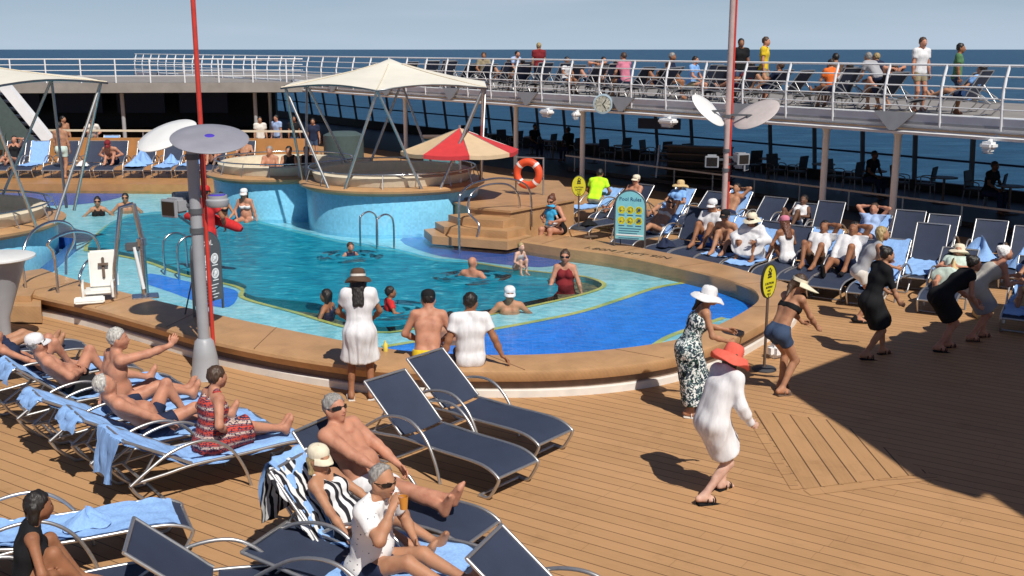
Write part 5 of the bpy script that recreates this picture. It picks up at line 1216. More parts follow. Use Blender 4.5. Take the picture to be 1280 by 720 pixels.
def chair(loc,yaw,label,group):
    if _ch[0] is None:
        t=thing('cafe_chair',label,'chair'); m=MB(); m.box((0,0,.45),(.46,.46,.05),None,0,.015); m.build('seat',MATS['rubber'],t)
        m=MB(); m.box((0,-.22,.75),(.44,.04,.42),Matrix.Rotation(R(8),3,'X'),0,.01); m.build('backrest',MATS['rubber'],t)
        for x in(-1,1):
            for y in(-1,1): m=MB(); m.tube([(x*.2,y*.2,.43),(x*.22,y*.23,0)],.016,6); m.build('leg',MATS['steel_dark'],t,60)
            m=MB(); m.tube([(x*.23,-.2,.5),(x*.24,-.16,.66),(x*.24,.18,.65),(x*.22,.2,.45)],.016,6,smooth=3); m.build('armrest',MATS['steel_dark'],t,60)
        _ch[0]=t
    else: t=dup(_ch[0])
    t.location=loc; t.rotation_euler=(0,0,yaw); t['label']=label; t['group']=group; return t
rs=random.Random(3); yf=math.atan2(FD.y,FD.x)
for k in range(13):
    tt=-14+k*2.15
    if 0<tt<2.6: continue
    p=fl(tt,5.0+rs.uniform(-.3,.4)); z=.125 if tt>-4 else .006
    bt=bar_set((p.x,p.y,z),0,'small round cafe table in the shade by the sea windows',k); bt['group']='cafe tables by the sea windows'
    for s_ in(-1,1): 
        q=fl(tt+s_*.75,5.0+rs.uniform(-.3,.5)); chair((q.x,q.y,z),yf+(-s_)*math.pi/2+rs.uniform(-.4,.4)-math.pi*0,'dark cafe chair at a table in the shade by the sea windows','cafe chairs by the sea windows')
# ---------------------------------------------------------------- loungers and what lies on them
def dirv(dx,dy): v=Vector((dx,dy,0)).normalized(); return v,facing(v.x,v.y)
def LP(px,py,dx,dy): 
    p=G(px,py,SEAT); v,yaw=dirv(dx,dy); return Vector((p.x,p.y,0)),yaw
LG={}
def put(key,px,py,dx,dy,back,label):
    loc,yaw=LP(px,py,dx,dy); lounger(loc,yaw,back,label); LG[key]=(loc,yaw,int(round(back/10)*10)); return loc,yaw
put('B',530,538,.76,-.65,40,'empty navy sun lounger in the foreground, nearer of the two empty ones')
put('A',579,505,.78,-.63,40,'empty navy sun lounger in the foreground, farther of the two empty ones')
put('C',449,616,.86,-.5,50,'navy sun lounger under the bare-chested man in white trunks and sunglasses')
put('D',430,668,.9,-.42,50,'sun lounger with black and white cloth over its back, under the pale-capped woman')
put('E',432,712,.92,-.4,10,'flat sun lounger under the grey-haired man in a white speckled shirt')
put('L1',230,569,.79,.61,30,'sun lounger under the woman in the red patterned sundress')
put('L2',180,544,.79,.61,30,'sun lounger under the bald man lying back, second from the front in the left row')
put('L3',128,519,.79,.61,30,'sun lounger under the white-haired man reaching out, third in the left row')
put('L4',86,494,.79,.61,40,'sun lounger under the man in the white cap at the left')
put('L5',34,470,.79,.61,40,'sun lounger under the sunbather with raised knees at far left')
put('L6',-18,446,.79,.61,40,'sun lounger with straw hats hung on its back at the left edge')
put('N1',30,668,.90,.43,10,'flat sun lounger covered in pale blue towels at bottom left')
put('N2',-12,760,.90,.43,40,'sun lounger at the bottom edge, left of the dark-haired sitter')
put('N3',270,735,.90,.2,40,'empty sun lounger at the bottom edge below the woman in the red sundress')
put('N4',700,775,.92,-.4,40,'empty sun lounger at the bottom edge in the middle')
# right-hand rows: front row along the pool, second row behind
RN=[('r1',770,275,-.62,-.78,50,'navy sun lounger with raised back right behind the far yellow sign'),
('r2',825,290,-.62,-.78,50,'sun lounger under the sunbather partly hidden by the pool rules sign'),
('r3',862,301,-.58,-.80,60,'empty dark sun lounger left of the man in white shirt and cap'),
('r4',892,306,-.55,-.82,50,'sun lounger under the man in a white shirt and white cap'),
('r5',921,312,-.52,-.84,50,'sun lounger under the person in a black cap beside the red mast'),
('r6',955,318,-.5,-.86,50,'sun lounger under the woman in a white wrap and cream hat'),
('r7',992,325,-.47,-.88,50,'sun lounger under the woman in a white swimsuit seen from behind'),
('r8',1022,330,-.45,-.89,50,'sun lounger under the person in white shading the eyes with one arm'),
('r9',1058,337,-.43,-.90,40,'sun lounger under the man in long white shirt and dark shorts'),
('r10',1106,344,-.42,-.91,50,'sun lounger with blue towel, right of the man in long white shirt'),
('r11',1190,352,-.40,-.92,40,'sun lounger under the person lying covered by a white wrap'),
('r12',1290,372,-.38,-.92,50,'sun lounger at the right edge covered by a pale blue towel'),
('s0',748,256,-.62,-.78,30,'sun lounger with towel under the man in the neon vest'),
('s1',790,262,-.62,-.78,50,'sun lounger under the man in a cream cap behind the pool rules sign'),
('s2',842,267,-.60,-.8,50,'sun lounger under the person in the straw hat'),
('s3',880,268,-.58,-.8,40,'empty back-row sun lounger just left of the red mast'),
('s4',913,272,-.55,-.82,50,'back-row sun lounger with blue towel behind the red mast'),
('s5',955,276,-.52,-.84,40,'empty back-row sun lounger right of the red mast'),
('s6',995,285,-.5,-.86,40,'back-row sun lounger with a sunbather whose feet are up'),
('s7',1030,292,-.47,-.88,60,'empty back-row sun lounger with upright back left of the woman in blue'),
('s8',1085,302,-.45,-.89,40,'sun lounger under the woman in the blue top with raised arms'),
('s9',1130,306,-.43,-.9,60,'empty back-row sun lounger at the white pillar near the blonde dancer'),
('s10',1158,326,-.41,-.91,60,'dark sun lounger with a blue towel at its side behind the dancers'),
('s11',1172,308,-.40,-.92,50,'empty back-row sun lounger, second right of the white pillar'),
('s12',1232,316,-.40,-.92,50,'empty back-row sun lounger with a towel heap below it'),
('s13',1282,326,-.38,-.92,50,'empty back-row sun lounger at the right edge')]
for k,a,b,c,d,e,l in RN: put(k,a,b,c-.17,d,e,l)
# far-left row, heads against the parapet, feet towards the pool
FR=[(18,'sun lounger at far left under the person with raised arm'),(48,'far sun lounger entirely covered by a pale blue towel'),(118,'empty grey far sun lounger right of the man in pale shorts'),(146,'far sun lounger under the person bent forward with a dark hat'),(182,'far sun lounger heaped with blue towels'),(216,'far sun lounger next to the heap, with a blue towel on its seat'),(270,'far sun lounger behind the lamp mast'),(306,'far sun lounger right of the lamp mast, by the tub'),(84,'far sun lounger with a navy back behind the man in pale shorts'),(244,'far sun lounger with towel just left of the grey disc')]
for i,(px,l) in enumerate(FR):
    p=at(px,205,35.3); loc=Vector((p.x,35.3,.38)); yaw=facing(.03,-1); lounger(loc,yaw,60,l); LG['f%d'%i]=(loc,yaw,60)
for i,(px,py,Y,l) in enumerate(((136,160,42.5,'sun lounger with towel beyond the far parapet'),(62,165,42.5,'sun lounger beyond the far parapet beside the standing bather'),(38,190,37.6,'empty grey sun lounger behind the towel-covered one at far left'))):
    p=at(px,py,Y); z=.0 if Y>40 else .38; lounger(Vector((p.x,Y,z)),facing(.1,-1),60,l); LG['g%d'%i]=(Vector((p.x,Y,z)),facing(.1,-1),60)
# towels
def tw(key,y0,y1,label,**k): loc,yaw,b=LG[key]; return towel(loc,yaw,b,y0,y1,label,**k)
tw('L1',.0,1.0,'pale blue towel hanging over the back of the lounger of the red-sundress woman',hang=.42,w=.30,seed=1)
tw('L2',.0,.98,'pale blue towel on the lounger of the bald man lying back',hang=.12,w=.30,seed=2)
tw('L3',.0,.95,'pale blue towel on the lounger of the white-haired man reaching out',hang=.10,w=.3,seed=3)
tw('L4',.0,.9,'pale blue towel on the lounger of the man in the white cap',hang=.15,w=.29,seed=4)
tw('L5',.05,.9,'pale blue towel on the lounger of the sunbather with raised knees',seed=5)
tw('N1',.02,.95,'pale blue towel spread on the flat lounger at bottom left',w=.29,seed=6)
tw('D',.0,.34,'black and white patterned beach cloth over the back of a foreground lounger',mt='cloth_zebra',hang=.5,w=.33,seed=7)
o_=tw('D',.0,.95,'pale blue towel on the lounger of the woman in the pale cap',w=.22,hang=.40,seed=8); o_.location+=Matrix.Rotation(LG['D'][1],3,'Z')@Vector((.05,-.035,.036))
tw('E',.35,.97,'pale blue towel at the feet of the man in the speckled shirt',w=.29,seed=9)
for k,a,b,l in(('s0',.0,.8,'pale blue towel on the lounger of the man in the neon vest'),('r2',.0,.5,'pale blue towel under the sunbather by the pool rules sign'),('s2',.0,.7,'pale blue towel behind the person in the straw hat'),('r4',.02,.5,'pale blue towel on the back of the white-capped man lounger'),('r5',.0,.8,'pale blue towel under the person in the black cap'),('r6',.1,.9,'pale blue towel under the woman in the white wrap'),('r8',.0,.5,'pale blue towel under the person shading the eyes'),('s4',.0,.6,'pale blue towel behind the red mast'),('s8',.0,.5,'pale blue towel behind the woman in the blue top'),('r10',.0,.6,'pale blue towel on the lounger right of the long white shirt'),('r12',.1,.95,'pale blue towel on the lounger at the right edge'),('s10',.4,.95,'pale blue towel hanging by the dark lounger behind the dancers'),('f1',.0,.8,'pale blue towel covering the far lounger left of the man in pale shorts'),('f5',.35,.9,'pale blue towel on the far lounger next to the heap'),('g0',.0,.5,'pale blue towel on the lounger beyond the far parapet'),('f7',.3,.8,'pale blue towel on the far lounger by the tub'),('f9',.0,.8,'pale blue towel over the far lounger just left of the grey disc')):
    tw(k,a,b,l,w=.29,seed=hash(l)%97 if False else len(l)*7+int(a*10))
def hp(key,y,r,label,h=.16,seed=0,**k):
    loc,yaw,b=LG[key]; q=loc+Matrix.Rotation(yaw,3,'Z')@Vector((0,y,SEAT+.012)); return heap(q,r,label,h=h,seed=seed,yaw=yaw,**k)
hp('f4',.3,.36,'crumpled pale blue towel heap on the far lounger',.38,1); hp('f4',1.0,.3,'crumpled pale blue towel at the foot of the far lounger',.16,2); hp('f5',.1,.24,'small crumpled blue towel on the far lounger beside the heap',.2,3)
hp('s12',.75,.33,'crumpled pale blue towel on the back-row lounger behind the bent dancers',.3,4); hp('s13',.7,.3,'crumpled pale blue towel at the right edge',.25,5); hp('N1',.5,.2,'crumpled pale blue towel near the dark-haired sitter',.1,6)
hp('f2',1.0,.18,'small white towel on the grey far lounger',.12,8,mt='towel_white')
hp('r10',1.0,.22,'small heap of clothes on the lounger behind the blonde dancer',.12,9,mt='towel_blue'); hp('r12',.6,.2,'yellow beach bag on the lounger at the right edge',.3,10,mt='cloth_straw',name='beach_bag',cat='bag')
hp('r3',.9,.2,'dark clothes in a heap on the empty lounger beside the white-capped man',.12,11,mt='cloth_navy',name='clothes',cat='clothes')
hp('r1',1.0,.2,'dark clothes in a heap on the lounger behind the far yellow sign',.1,12,mt='cloth_black',name='clothes',cat='clothes')
hp('r11',.0,.26,'straw beach bag beside the person lying covered in white',.3,13,mt='cloth_straw',name='beach_bag',cat='bag')
def hat_thing(loc,rot,label,mt='cloth_straw',brim=.22):
    k=1; m=MB(); fn=lambda p,a,r: p+Vector((0,0,(math.sin(3*a+.7)+.5*math.sin(5*a))*.02*max(0,(r-.1)/(brim-.1)))) if brim>.1 else p
    m.lathe([(brim,-.062),(brim*.82,-.05),(.098,-.03),(.094,.03),(.075,.068),(.04,.08),(.0001,.084),(.0001,.078),(.09,.028),(.093,-.036),(brim*.82,-.056),(brim,-.067)],seg=28,sy=1.08,fn=fn); o=m.build('straw_hat',MATS[mt],None,50); o.location=loc; o.rotation_euler=rot; return tag(o,label,'hat')
loc,yaw,b=LG['L6']; q=loc+Matrix.Rotation(yaw,3,'Z')@Vector((0,-.52,SEAT+.5))
hat_thing(q+Vector((.1,.15,.12)),(R(-35),R(35),0),'tan straw hat on the lounger back at the left edge, upper one')
loc,yaw,b=LG['L5']; hat_thing(loc+Matrix.Rotation(yaw,3,'Z')@Vector((.0,-.46,SEAT+.46)),(R(-20),R(50),.4),'tan straw hat on the lounger back of the sunbather with raised knees')

p=G(668,318,0)
m=MB(); m.box((0,0,.02),(.34,.12,.04),None,0,.015); o=m.build('sandal',MATS['mid_brown']); p=G(738,297,Z_RIM); o.location=p; o.rotation_euler=(0,0,.4); tag(o,'pair of brown sandals left on the far pool edge beside the mother','sandals')
m=MB(); m.box((0,0,.02),(.34,.12,.04),None,0,.015)
m=MB(); m.lathe([(.03,0),(.032,.02),(.032,.1),(.012,.125),(.012,.15),(.001,.15)],seg=14); o=m.build('lotion_bottle',MATS['gel_yellow'],None,40); o.location=G(482,439,Z_RIM); tag(o,'small yellow lotion bottle on the pool edge beside the woman in white','bottle')
m=MB(); m.box((0,0,.008),(.075,.15,.014),None,0,.005); o=m.build('phone',MATS['black_gloss']); o.location=G(500,441,Z_RIM); o.rotation_euler=(0,0,1.2); tag(o,'black phone lying on the pool edge beside the man in the black cap','phone')
p=G(972,447); m=MB(); m.box((0,0,.12),(.34,.2,.22),None,0,.06); o=m.build('bag',MATS['cloth_speck'],None,40); o.location=(p.x,p.y,0); o.rotation_euler=(0,0,.5); tag(o,'white and dark striped bag on the deck by the yellow sign','bag')
# ---------------------------------------------------------------- poses (metres, for a 1.70 m figure)
def stand(**k):
    d=dict(pel=(0,0,.93),footL=(-.11,0,.08),footR=(.11,.03,.08)); d.update(k); return d
def dance(lean=22,stride=.16,bend=10,hl=(-.20,.36,.98),hr=(.20,.40,.95),drop=.08,**k):
    d=dict(pel=(0,-.10,.93-drop),lean=lean,bend=bend,prec=lean*.15,footL=(-.11,stride,.08),footR=(.11,-stride,.09),handL=hl,handR=hr,head=(0,-lean*.2,0),hdL=(.2,1,-.2),hdR=(-.2,1,-.2)); d.update(k); return d
def recl(b,arms='lap',legs='flat',**k):
    a=R(b); up=V(0,-math.cos(a),math.sin(a)); fw=V(0,math.sin(a),math.cos(a)); P0=V(0,.09,SEAT+.11)
    d=dict(pel=tuple(P0),lean=-(90-b),prec=-(90-b)*.1,bend=8,head=(0,-(90-b)+ (90-b)*.75,0),kneeL=(-.15,.1,1),kneeR=(.15,.1,1),
        footL=(-.10,.90,SEAT+.07),footR=(.12,.90,SEAT+.07),toe=(0,.35,1))
    d['head']=(0,-(90-b)*.35,0)
    if arms=='lap':
        q=P0+up*.12+fw*.15; d.update(handL=(-.09,q[1],q[2]),handR=(.09,q[1]+.03,q[2]-.02),elbL=(-1,-.3,-.4),elbR=(1,-.3,-.4))
    elif arms=='side': d.update(handL=(-.27,.28,SEAT+.10),handR=(.27,.28,SEAT+.10),elbL=(-1,-.4,.1),elbR=(1,-.4,.1))
    elif arms=='head':
        q=P0+up*.74+fw*.02; d.update(handL=(-.12,q[1],q[2]),handR=(.12,q[1],q[2]),elbL=(-1,.1,.5),elbR=(1,.1,.5))
    elif arms=='shade':
        q=P0+up*.70+fw*.17; d.update(handL=(-.07,q[1],q[2]),handR=(.2,.2,SEAT+.14),elbL=(-1,.3,.3),elbR=(1,-.4,.1))
    elif arms=='shade2':
        q=P0+up*.72+fw*.14; d.update(handL=(-.10,q[1],q[2]),handR=(.10,q[1],q[2]),elbL=(-1,.2,.5),elbR=(1,.2,.5))
    elif arms=='read':
        q=P0+up*.30+fw*.36; d.update(handL=(-.10,q[1],q[2]),handR=(.10,q[1],q[2]),elbL=(-1,-.1,-.6),elbR=(1,-.1,-.6))
    if legs=='knees': d.update(footL=(-.11,.55,SEAT+.08),footR=(.12,.52,SEAT+.08),toe=(0,1,-.1),kneeL=(-.2,.3,1),kneeR=(.2,.3,1))
    if legs=='one': d.update(footL=(-.11,.50,SEAT+.08),toeL=(0,1,-.1))
    d.update(k); return d
def situp(y=.35,lean=8,legs='flat',**k):
    d=dict(pel=(0,y,SEAT+.11),lean=lean,bend=10,footL=(-.08,y+.80,SEAT+.07),footR=(.10,y+.78,SEAT+.07),toe=(0,.35,1),kneeL=(-.15,.1,1),kneeR=(.15,.1,1),handL=(-.14,y+.28,SEAT+.25),handR=(.14,y+.30,SEAT+.24),elbL=(-1,-.5,-.3),elbR=(1,-.5,-.3))
    if legs=='knees': d.update(footL=(-.11,y+.42,SEAT+.08),footR=(.12,y+.45,SEAT+.08),toe=(0,1,-.1),kneeL=(-.1,.3,1),kneeR=(.1,.3,1))
    d.update(k); return d
def sit(h=.42,lean=5,**k):     # seated with feet on the floor, seat height h
    d=dict(pel=(0,0,h+.10),lean=lean,bend=5,footL=(-.12,.42,.08),footR=(.12,.44,.08),kneeL=(-.1,1,.6),kneeR=(.1,1,.6),handL=(-.13,.32,h+.20),handR=(.13,.34,h+.20),elbL=(-1,-.6,-.2),elbR=(1,-.6,-.2)); d.update(k); return d
def edge(lean=8,**k):          # seated on the coaming, legs down into the pool
    d=dict(pel=(0,0,.10),lean=lean,bend=12,footL=(-.13,.46,-.36),footR=(.13,.48,-.36),toe=(0,1,-.3),kneeL=(-.1,1,.6),kneeR=(.1,1,.6),handL=(-.15,.30,.18),handR=(.15,.30,.18),elbL=(-1,-.6,-.2),elbR=(1,-.6,-.2)); d.update(k); return d
def onl(key,label,pose_fn,dy=0,**kw):
    loc,yaw,b=LG[key]; p=pose_fn(b) if callable(pose_fn) else pose_fn
    return person(label,loc,yaw,p,**kw)
N,M_,FAR=.0125,.017,.024
# ---------------------------------------------------------------- foreground
p=G(452,499); person('woman in a white dress and dark sun hat standing with her back turned',(p.x,p.y,0),facing(-.1,1),stand(handL=(-.17,.27,1.02),handR=(.17,.27,1.02),elbL=(-1,-.6,-.3),elbR=(1,-.6,-.3),lean=3,head=(0,6,0),footL=(-.13,0,.08),footR=(.13,.0,.08)),h=1.66,fem=True,skin='skin_deep',hair=('long','hair_dark'),wear=[('dress','cloth_white',dict(len=.42,flare=.06,sleeve=.55,inf=.022)),('sandals','cloth_offwhite')],hat=('sunhat','cloth_brown',dict(brim=.17,band='cloth_offwhite',tilt=-6,droop=.03)),res=N)
RIMT=Z_RIM+.002
p=G(535,450,Z_RIM); person('bare-backed man in black cap and yellow trunks sitting on the pool edge',(p.x,p.y,RIMT),facing(.02,1),edge(lean=14,head=(10,12,0)),h=1.74,fat=.5,skin='skin_pink',hair=('short','hair_dark'),wear=[('trunks','cloth_yellow',dict(len=.5,top=.04))],hat=('cap','cloth_black'),res=N)
p=G(588,455,Z_RIM); person('man in a white t-shirt sitting on the pool edge leaning on his hand',(p.x,p.y,RIMT),facing(-.12,1),edge(lean=-4,bend=10,handR=(.42,-.10,.06),elbR=(.5,-1,.1),handL=(-.36,-.06,.06),elbL=(-.5,-1,.1),hdR=(.5,-.3,-.35),hdL=(-.4,.3,-.4),head=(-35,0,0)),h=1.76,fat=.25,skin='skin_deep',hair=('short','hair_dark'),wear=[('tshirt','cloth_white',dict(low=.10)),('trunks','cloth_navy')],res=N)
p=G(572,432,.17); person('dark-haired bather in the pool, head just visible between the two men on the edge',(p.x-.12,p.y+.35,-.95),facing(0,1),stand(),h=1.5,skin='skin_tan',hair=('short','hair_dark'),wear=[('trunks','cloth_black')],res=M_)
onl('C','grey-haired man in white trunks and sunglasses reclining bare-chested in the foreground',lambda b:recl(50,arms='lap',handR=(.16,.36,.66),handL=(-.27,.30,.5),head=(-8,-10,0),footL=(.10,.98,SEAT+.07),footR=(-.02,.96,SEAT+.12)),h=1.84,fat=.8,skin='skin_pink',hair=('short','hair_grey'),wear=[('trunks','cloth_white',dict(len=.55,top=.05))],glasses=True,res=N)
onl('D','woman in a pale cap and striped top reclining at the bottom of the picture',lambda b:recl(50,arms='side',handL=(-.24,.34,.5),head=(-15,-6,0)),h=1.62,fem=True,fat=.3,skin='skin_tan',hair=('bob','hair_blonde'),wear=[('swimsuit','cloth_zebra')],hat=('cap','cloth_cream',dict(tilt=-14)),res=N)
b_,J,hc=onl('E','grey-haired man in white speckled shirt and glasses raising an amber drink',situp(.22,4,handR=(.16,.52,1.02),elbR=(.8,-.3,-1),handL=(-.2,.5,.62),head=(-10,6,0)),h=1.74,fat=.4,skin='skin_tan',hair=('thin','hair_grey'),wear=[('tshirt','cloth_speck',dict(sleeve=.7,low=.08)),('shorts','cloth_navy')],glasses=True,res=N)
g_=MB(); g_.lathe([(.001,-.05),(.028,-.05),(.036,.05),(.033,.05),(.03,-.02),(.001,-.02)],seg=16); o=g_.build('drink_glass',MATS['amber_drink'],None,40); o.location=J['R'][2]+Vector((.085,.035,.03)); tag(o,'small glass of amber drink in the hand of the man in the speckled shirt','glass')
onl('L1','woman in a red patterned sundress sitting up on the front lounger of the left row',situp(.30,2,handL=(-.22,.5,.62),handR=(.15,.42,.58),elbR=(1,-.7,-.3),head=(6,4,0),footL=(-.02,1.16,SEAT+.07),footR=(.12,1.10,SEAT+.10)),h=1.64,fem=True,fat=.75,skin='skin_pink',hair=('short','hair_brown'),wear=[('dress','cloth_ethnic',dict(len=.50,flare=.04,bodice='straps'))],res=N)
onl('L2','bald grey-fringed man lying back on the second lounger of the left row',lambda b:recl(36,arms='side',legs='one'),h=1.74,fat=.6,skin='skin_pink',hair=('thin','hair_white'),wear=[('trunks','cloth_navy')],res=N)
onl('L3','white-haired bare man sitting up and stretching one arm forward',situp(.18,-4,handR=(.22,.72,1.05),elbR=(.6,-.2,-.6),handL=(-.3,.1,.45),head=(-22,0,0),hdR=(0,.6,.8)),h=1.78,fat=.4,skin='skin_pink',hair=('short','hair_white'),wear=[('trunks','cloth_navy')],res=N)
onl('L4','bare-chested man in a white cap reclining in the left row',lambda b:recl(44,arms='lap',legs='one'),h=1.74,fat=.5,skin='skin_pink',hair=('short','hair_grey'),wear=[('trunks','cloth_black')],hat=('cap','cloth_white'),glasses=True,res=N)
onl('L5','sunbather with raised knees and dark swimsuit at far left of the left row',lambda b:recl(36,arms='side',legs='knees'),h=1.66,fem=True,skin='skin_pink',hair=('bob','hair_brown'),wear=[('swimsuit','cloth_navy')],res=M_)
onl('L6','sunbather with a white hat lying at the left edge, mostly out of view',lambda b:recl(34,arms='lap'),h=1.7,fat=.3,skin='skin_tan',hair=('short','hair_grey'),wear=[('trunks','cloth_navy')],hat=('cap','cloth_white'),res=M_)
onl('N2','dark-haired person seen from behind at the bottom left corner',situp(.25,6,legs='knees',head=(10,8,0)),h=1.62,fem=True,skin='skin_deep',hair=('bob','hair_dark'),wear=[('vest','cloth_black'),('shorts','cloth_black')],res=M_)
# ---------------------------------------------------------------- dancers on the deck
p=G(868,518); person('woman in a long floral dress and white sun hat dancing at the pool edge',(p.x,p.y,0),facing(1,.12),dance(12,.10,14,hl=(-.14,.42,1.05),hr=(.16,.34,.98),drop=.05,head=(0,6,0)),h=1.66,fem=True,skin='skin_tan',hair=('ponytail','hair_dark'),wear=[('dress','cloth_floral',dict(len=.86,flare=.05,bodice='strapless')),('sandals','cloth_offwhite',dict(heel=1))],hat=('sunhat','cloth_white',dict(brim=.2,tilt=-8,droop=.03)),res=N)
p=G(900,620); person('woman in a loose white shirt and coral sun hat dancing with knees bent',(p.x-.02,p.y,0),facing(.88,.45),dance(13,.21,9,hl=(-.22,.30,.94),hr=(.26,.18,.82),drop=.10,footR=(.10,-.26,.09),footL=(-.12,.14,.08),head=(0,10,0)),h=1.66,fem=True,skin='skin_pale',hair=('bob','hair_brown'),wear=[('longshirt','cloth_white',dict(inf=.015,skirt=True,len=.38,flare=.045,loose=True,fold=.004)),('sandals','cloth_black')],hat=('sunhat','cloth_coral',dict(brim=.2,tilt=-16,droop=.05,wave=.02)),res=N)
p=G(976,490); person('woman in denim shorts and a big cream visor dancing by the yellow sign',(p.x,p.y,0),facing(.85,.5),dance(24,.10,8,hl=(-.14,.46,.86),hr=(.16,.44,.84),drop=.09,head=(-25,12,0)),h=1.68,fem=True,skin='skin_tan',hair=('ponytail','hair_brown'),wear=[('shorts','cloth_denim',dict(len=.38,top=.11)),('bikini','cloth_black'),('sandals','mid_brown',dict(heel=1))],hat=('visor','cloth_cream',dict(brim=.27)),res=N)
p=G(1079,402); person('blonde woman in a grey sleeveless top and pale shorts dancing by the loungers',(p.x,p.y,0),facing(1,-.05),dance(20,.12,16,hl=(-.2,.36,1.0),hr=(.2,.4,.95),drop=.08),h=1.70,fem=True,skin='skin_tan',hair=('bob','hair_blonde'),wear=[('vest','cloth_grey'),('shorts','cloth_offwhite',dict(len=.42)),('shoes','cloth_black')],res=M_)
p=G(1092,446); person('dark-haired woman in a short black dress dancing at the edge of the big shadow',(p.x,p.y,0),facing(1,.2),dance(10,.20,10,hl=(-.2,.28,.92),hr=(.22,.22,.84),drop=.07,head=(0,6,0)),h=1.68,fem=True,skin='skin_tan',hair=('bun','hair_dark'),wear=[('dress','cloth_black',dict(len=.42,flare=.05,sleeve=.98)),('sandals','cloth_black')],res=N)
p=G(1182,437); person('dark-haired woman in a black sleeveless dress bending far forward as she dances',(p.x-.04,p.y,0),facing(1,.1),dance(42,.13,14,hl=(-.12,.46,.72),hr=(.14,.42,.68),drop=.10,head=(0,0,0)),h=1.68,fem=True,skin='skin_pink',hair=('bun','hair_dark'),wear=[('dress','cloth_black',dict(len=.40,flare=.05,sleeve=0)),('sandals','cloth_black')],res=N)
p=G(1224,424); person('woman in a grey and cream strapless dress with a patterned headscarf bending forward, rightmost dancer',(p.x-.04,p.y,0),facing(1,.1),dance(38,.15,14,hl=(-.1,.56,.98),hr=(.14,.5,.92),drop=.10,head=(0,-8,0)),h=1.70,fem=True,skin='skin_pink',hair=('bun','cloth_speck'),wear=[('dress','cloth_greycream',dict(len=.42,flare=.06,bodice='strapless')),('sandals','cloth_brown')],res=N)
# ---------------------------------------------------------------- in and around the pool
def inpool(px,py,label,h=1.7,face=(0,-1),sink=None,**k):
    """px,py: where the water line meets the body"""
    p=G(px,py,Z_WAT); sh_=h*.80 if sink is None else sink; kw=dict(res=M_); kw.update(k); pose=kw.pop('pose',None) or stand(handL=(-.4,.25,1.15),handR=(.4,.25,1.15))
    m=MB(); m.lathe([(r_,Z_WAT+.003+(.006*math.cos((r_-.2)*34)+.006)*max(0,1-(r_-.2)/.5)) for r_ in np.linspace(.16,.72,30)],c=(p.x,p.y,0),seg=40,fn=lambda q,a,r: q+Vector((.05*r*math.cos(3*a+p.x),.06*r*math.sin(2*a+p.y),.003*math.sin(5*a+9*r))))
    if min((p-Vector((x,y,Z_WAT))).length for x,y in deep)>.9 and p.x>-8: struct(m.build('water_ripple',MATS['deep_water'],None,180))
    return person(label,(p.x,p.y,Z_WAT-sh_),facing(*face),pose,h=h,**kw)
inpool(590,346,'bald man seen from behind in the middle of the pool',face=(.5,1),fat=.4,skin='skin_pink',hair=None,wear=[('trunks','cloth_navy')])
inpool(637,386,'man in a white cap and sunglasses at the near edge of the deep water',face=(.1,-1),skin='skin_tan',hair=('short','hair_dark'),wear=[('trunks','cloth_black')],hat=('cap','cloth_white'),glasses=True)
inpool(706,354,'woman in a dark red swimsuit and sunglasses sitting in the shallow end',face=(-.1,-1),sink=1.12,fem=True,fat=.6,skin='skin_pink',hair=('bun','hair_brown'),wear=[('swimsuit','cloth_maroon')],glasses=True,pose=stand(handL=(-.34,.22,.92),handR=(.3,.25,.92)))
inpool(438,320,'small child with a white float in the far part of the deep water',h=1.15,face=(.5,-1),child=True,skin='skin_pink',hair=('short','hair_brown'),wear=[('vest','cloth_navy')])
inpool(410,388,'dark-haired bather in a navy top beside the woman in white',face=(-1,.3),fem=True,skin='skin_deep',hair=('bob','hair_dark'),wear=[('swimsuit','cloth_navy')],h=1.6)
inpool(487,388,'child in a red top in the water to the right of the woman in white',h=1.2,face=(1,.4),child=True,sink=.86,skin='skin_deep',hair=('short','hair_dark'),wear=[('tshirt','cloth_red')])
inpool(123,266,'woman in sunglasses and a black swimsuit at the far left of the pool',face=(.3,-1),fem=True,skin='skin_tan',hair=('bun','hair_dark'),wear=[('swimsuit','cloth_black')],glasses=True,sink=1.32)
inpool(158,263,'man in sunglasses standing in the pool right of the woman in black',face=(.2,-1),skin='skin_tan',hair=('short','hair_dark'),wear=[('trunks','cloth_navy')],glasses=True,sink=1.28)
p=G(647,343,Z_LED); person('toddler in a grey swimsuit kneeling on the pale pool ledge',(p.x,p.y,Z_LED+.02),facing(.5,-.6),sit(.12,12,footL=(-.12,.3,.06),footR=(.12,.32,.06)),h=1.0,child=True,skin='skin_pale',hair=('short','hair_blonde'),wear=[('swimsuit','cloth_grey')],res=M_)
p=G(698,291,Z_RIM); mb_,J,hc=person('woman in a black swimsuit sitting on the pool edge holding a small child',(p.x,p.y,RIMT),facing(-.72,-.7),edge(lean=12,footL=(-.13,.46,-.30),footR=(.13,.48,-.30),handL=(-.16,.34,.3),handR=(.14,.36,.32),head=(10,18,0)),h=1.70,fem=True,fat=.5,skin='skin_pink',hair=('bun','hair_auburn'),wear=[('swimsuit','cloth_black')],glasses=True,res=M_)
kn=(J['L'][4]+J['R'][4])/2; person('small child in blue sun hat and blue top on the lap of the seated mother',(kn.x+.10,kn.y+.08,kn.z+.06),facing(.5,.6),sit(.0,4,footL=(-.14,.2,-.12),footR=(.14,.2,-.12),kneeL=(-.6,1,.4),kneeR=(.6,1,.4),handL=(-.2,.2,.22),handR=(.2,.2,.22)),h=.98,child=True,skin='skin_pale',hair=('short','hair_blonde'),wear=[('tshirt','cloth_aqua'),('trunks','cloth_white')],hat=('sunhat','cloth_aqua',dict(brim=.15)),res=M_)
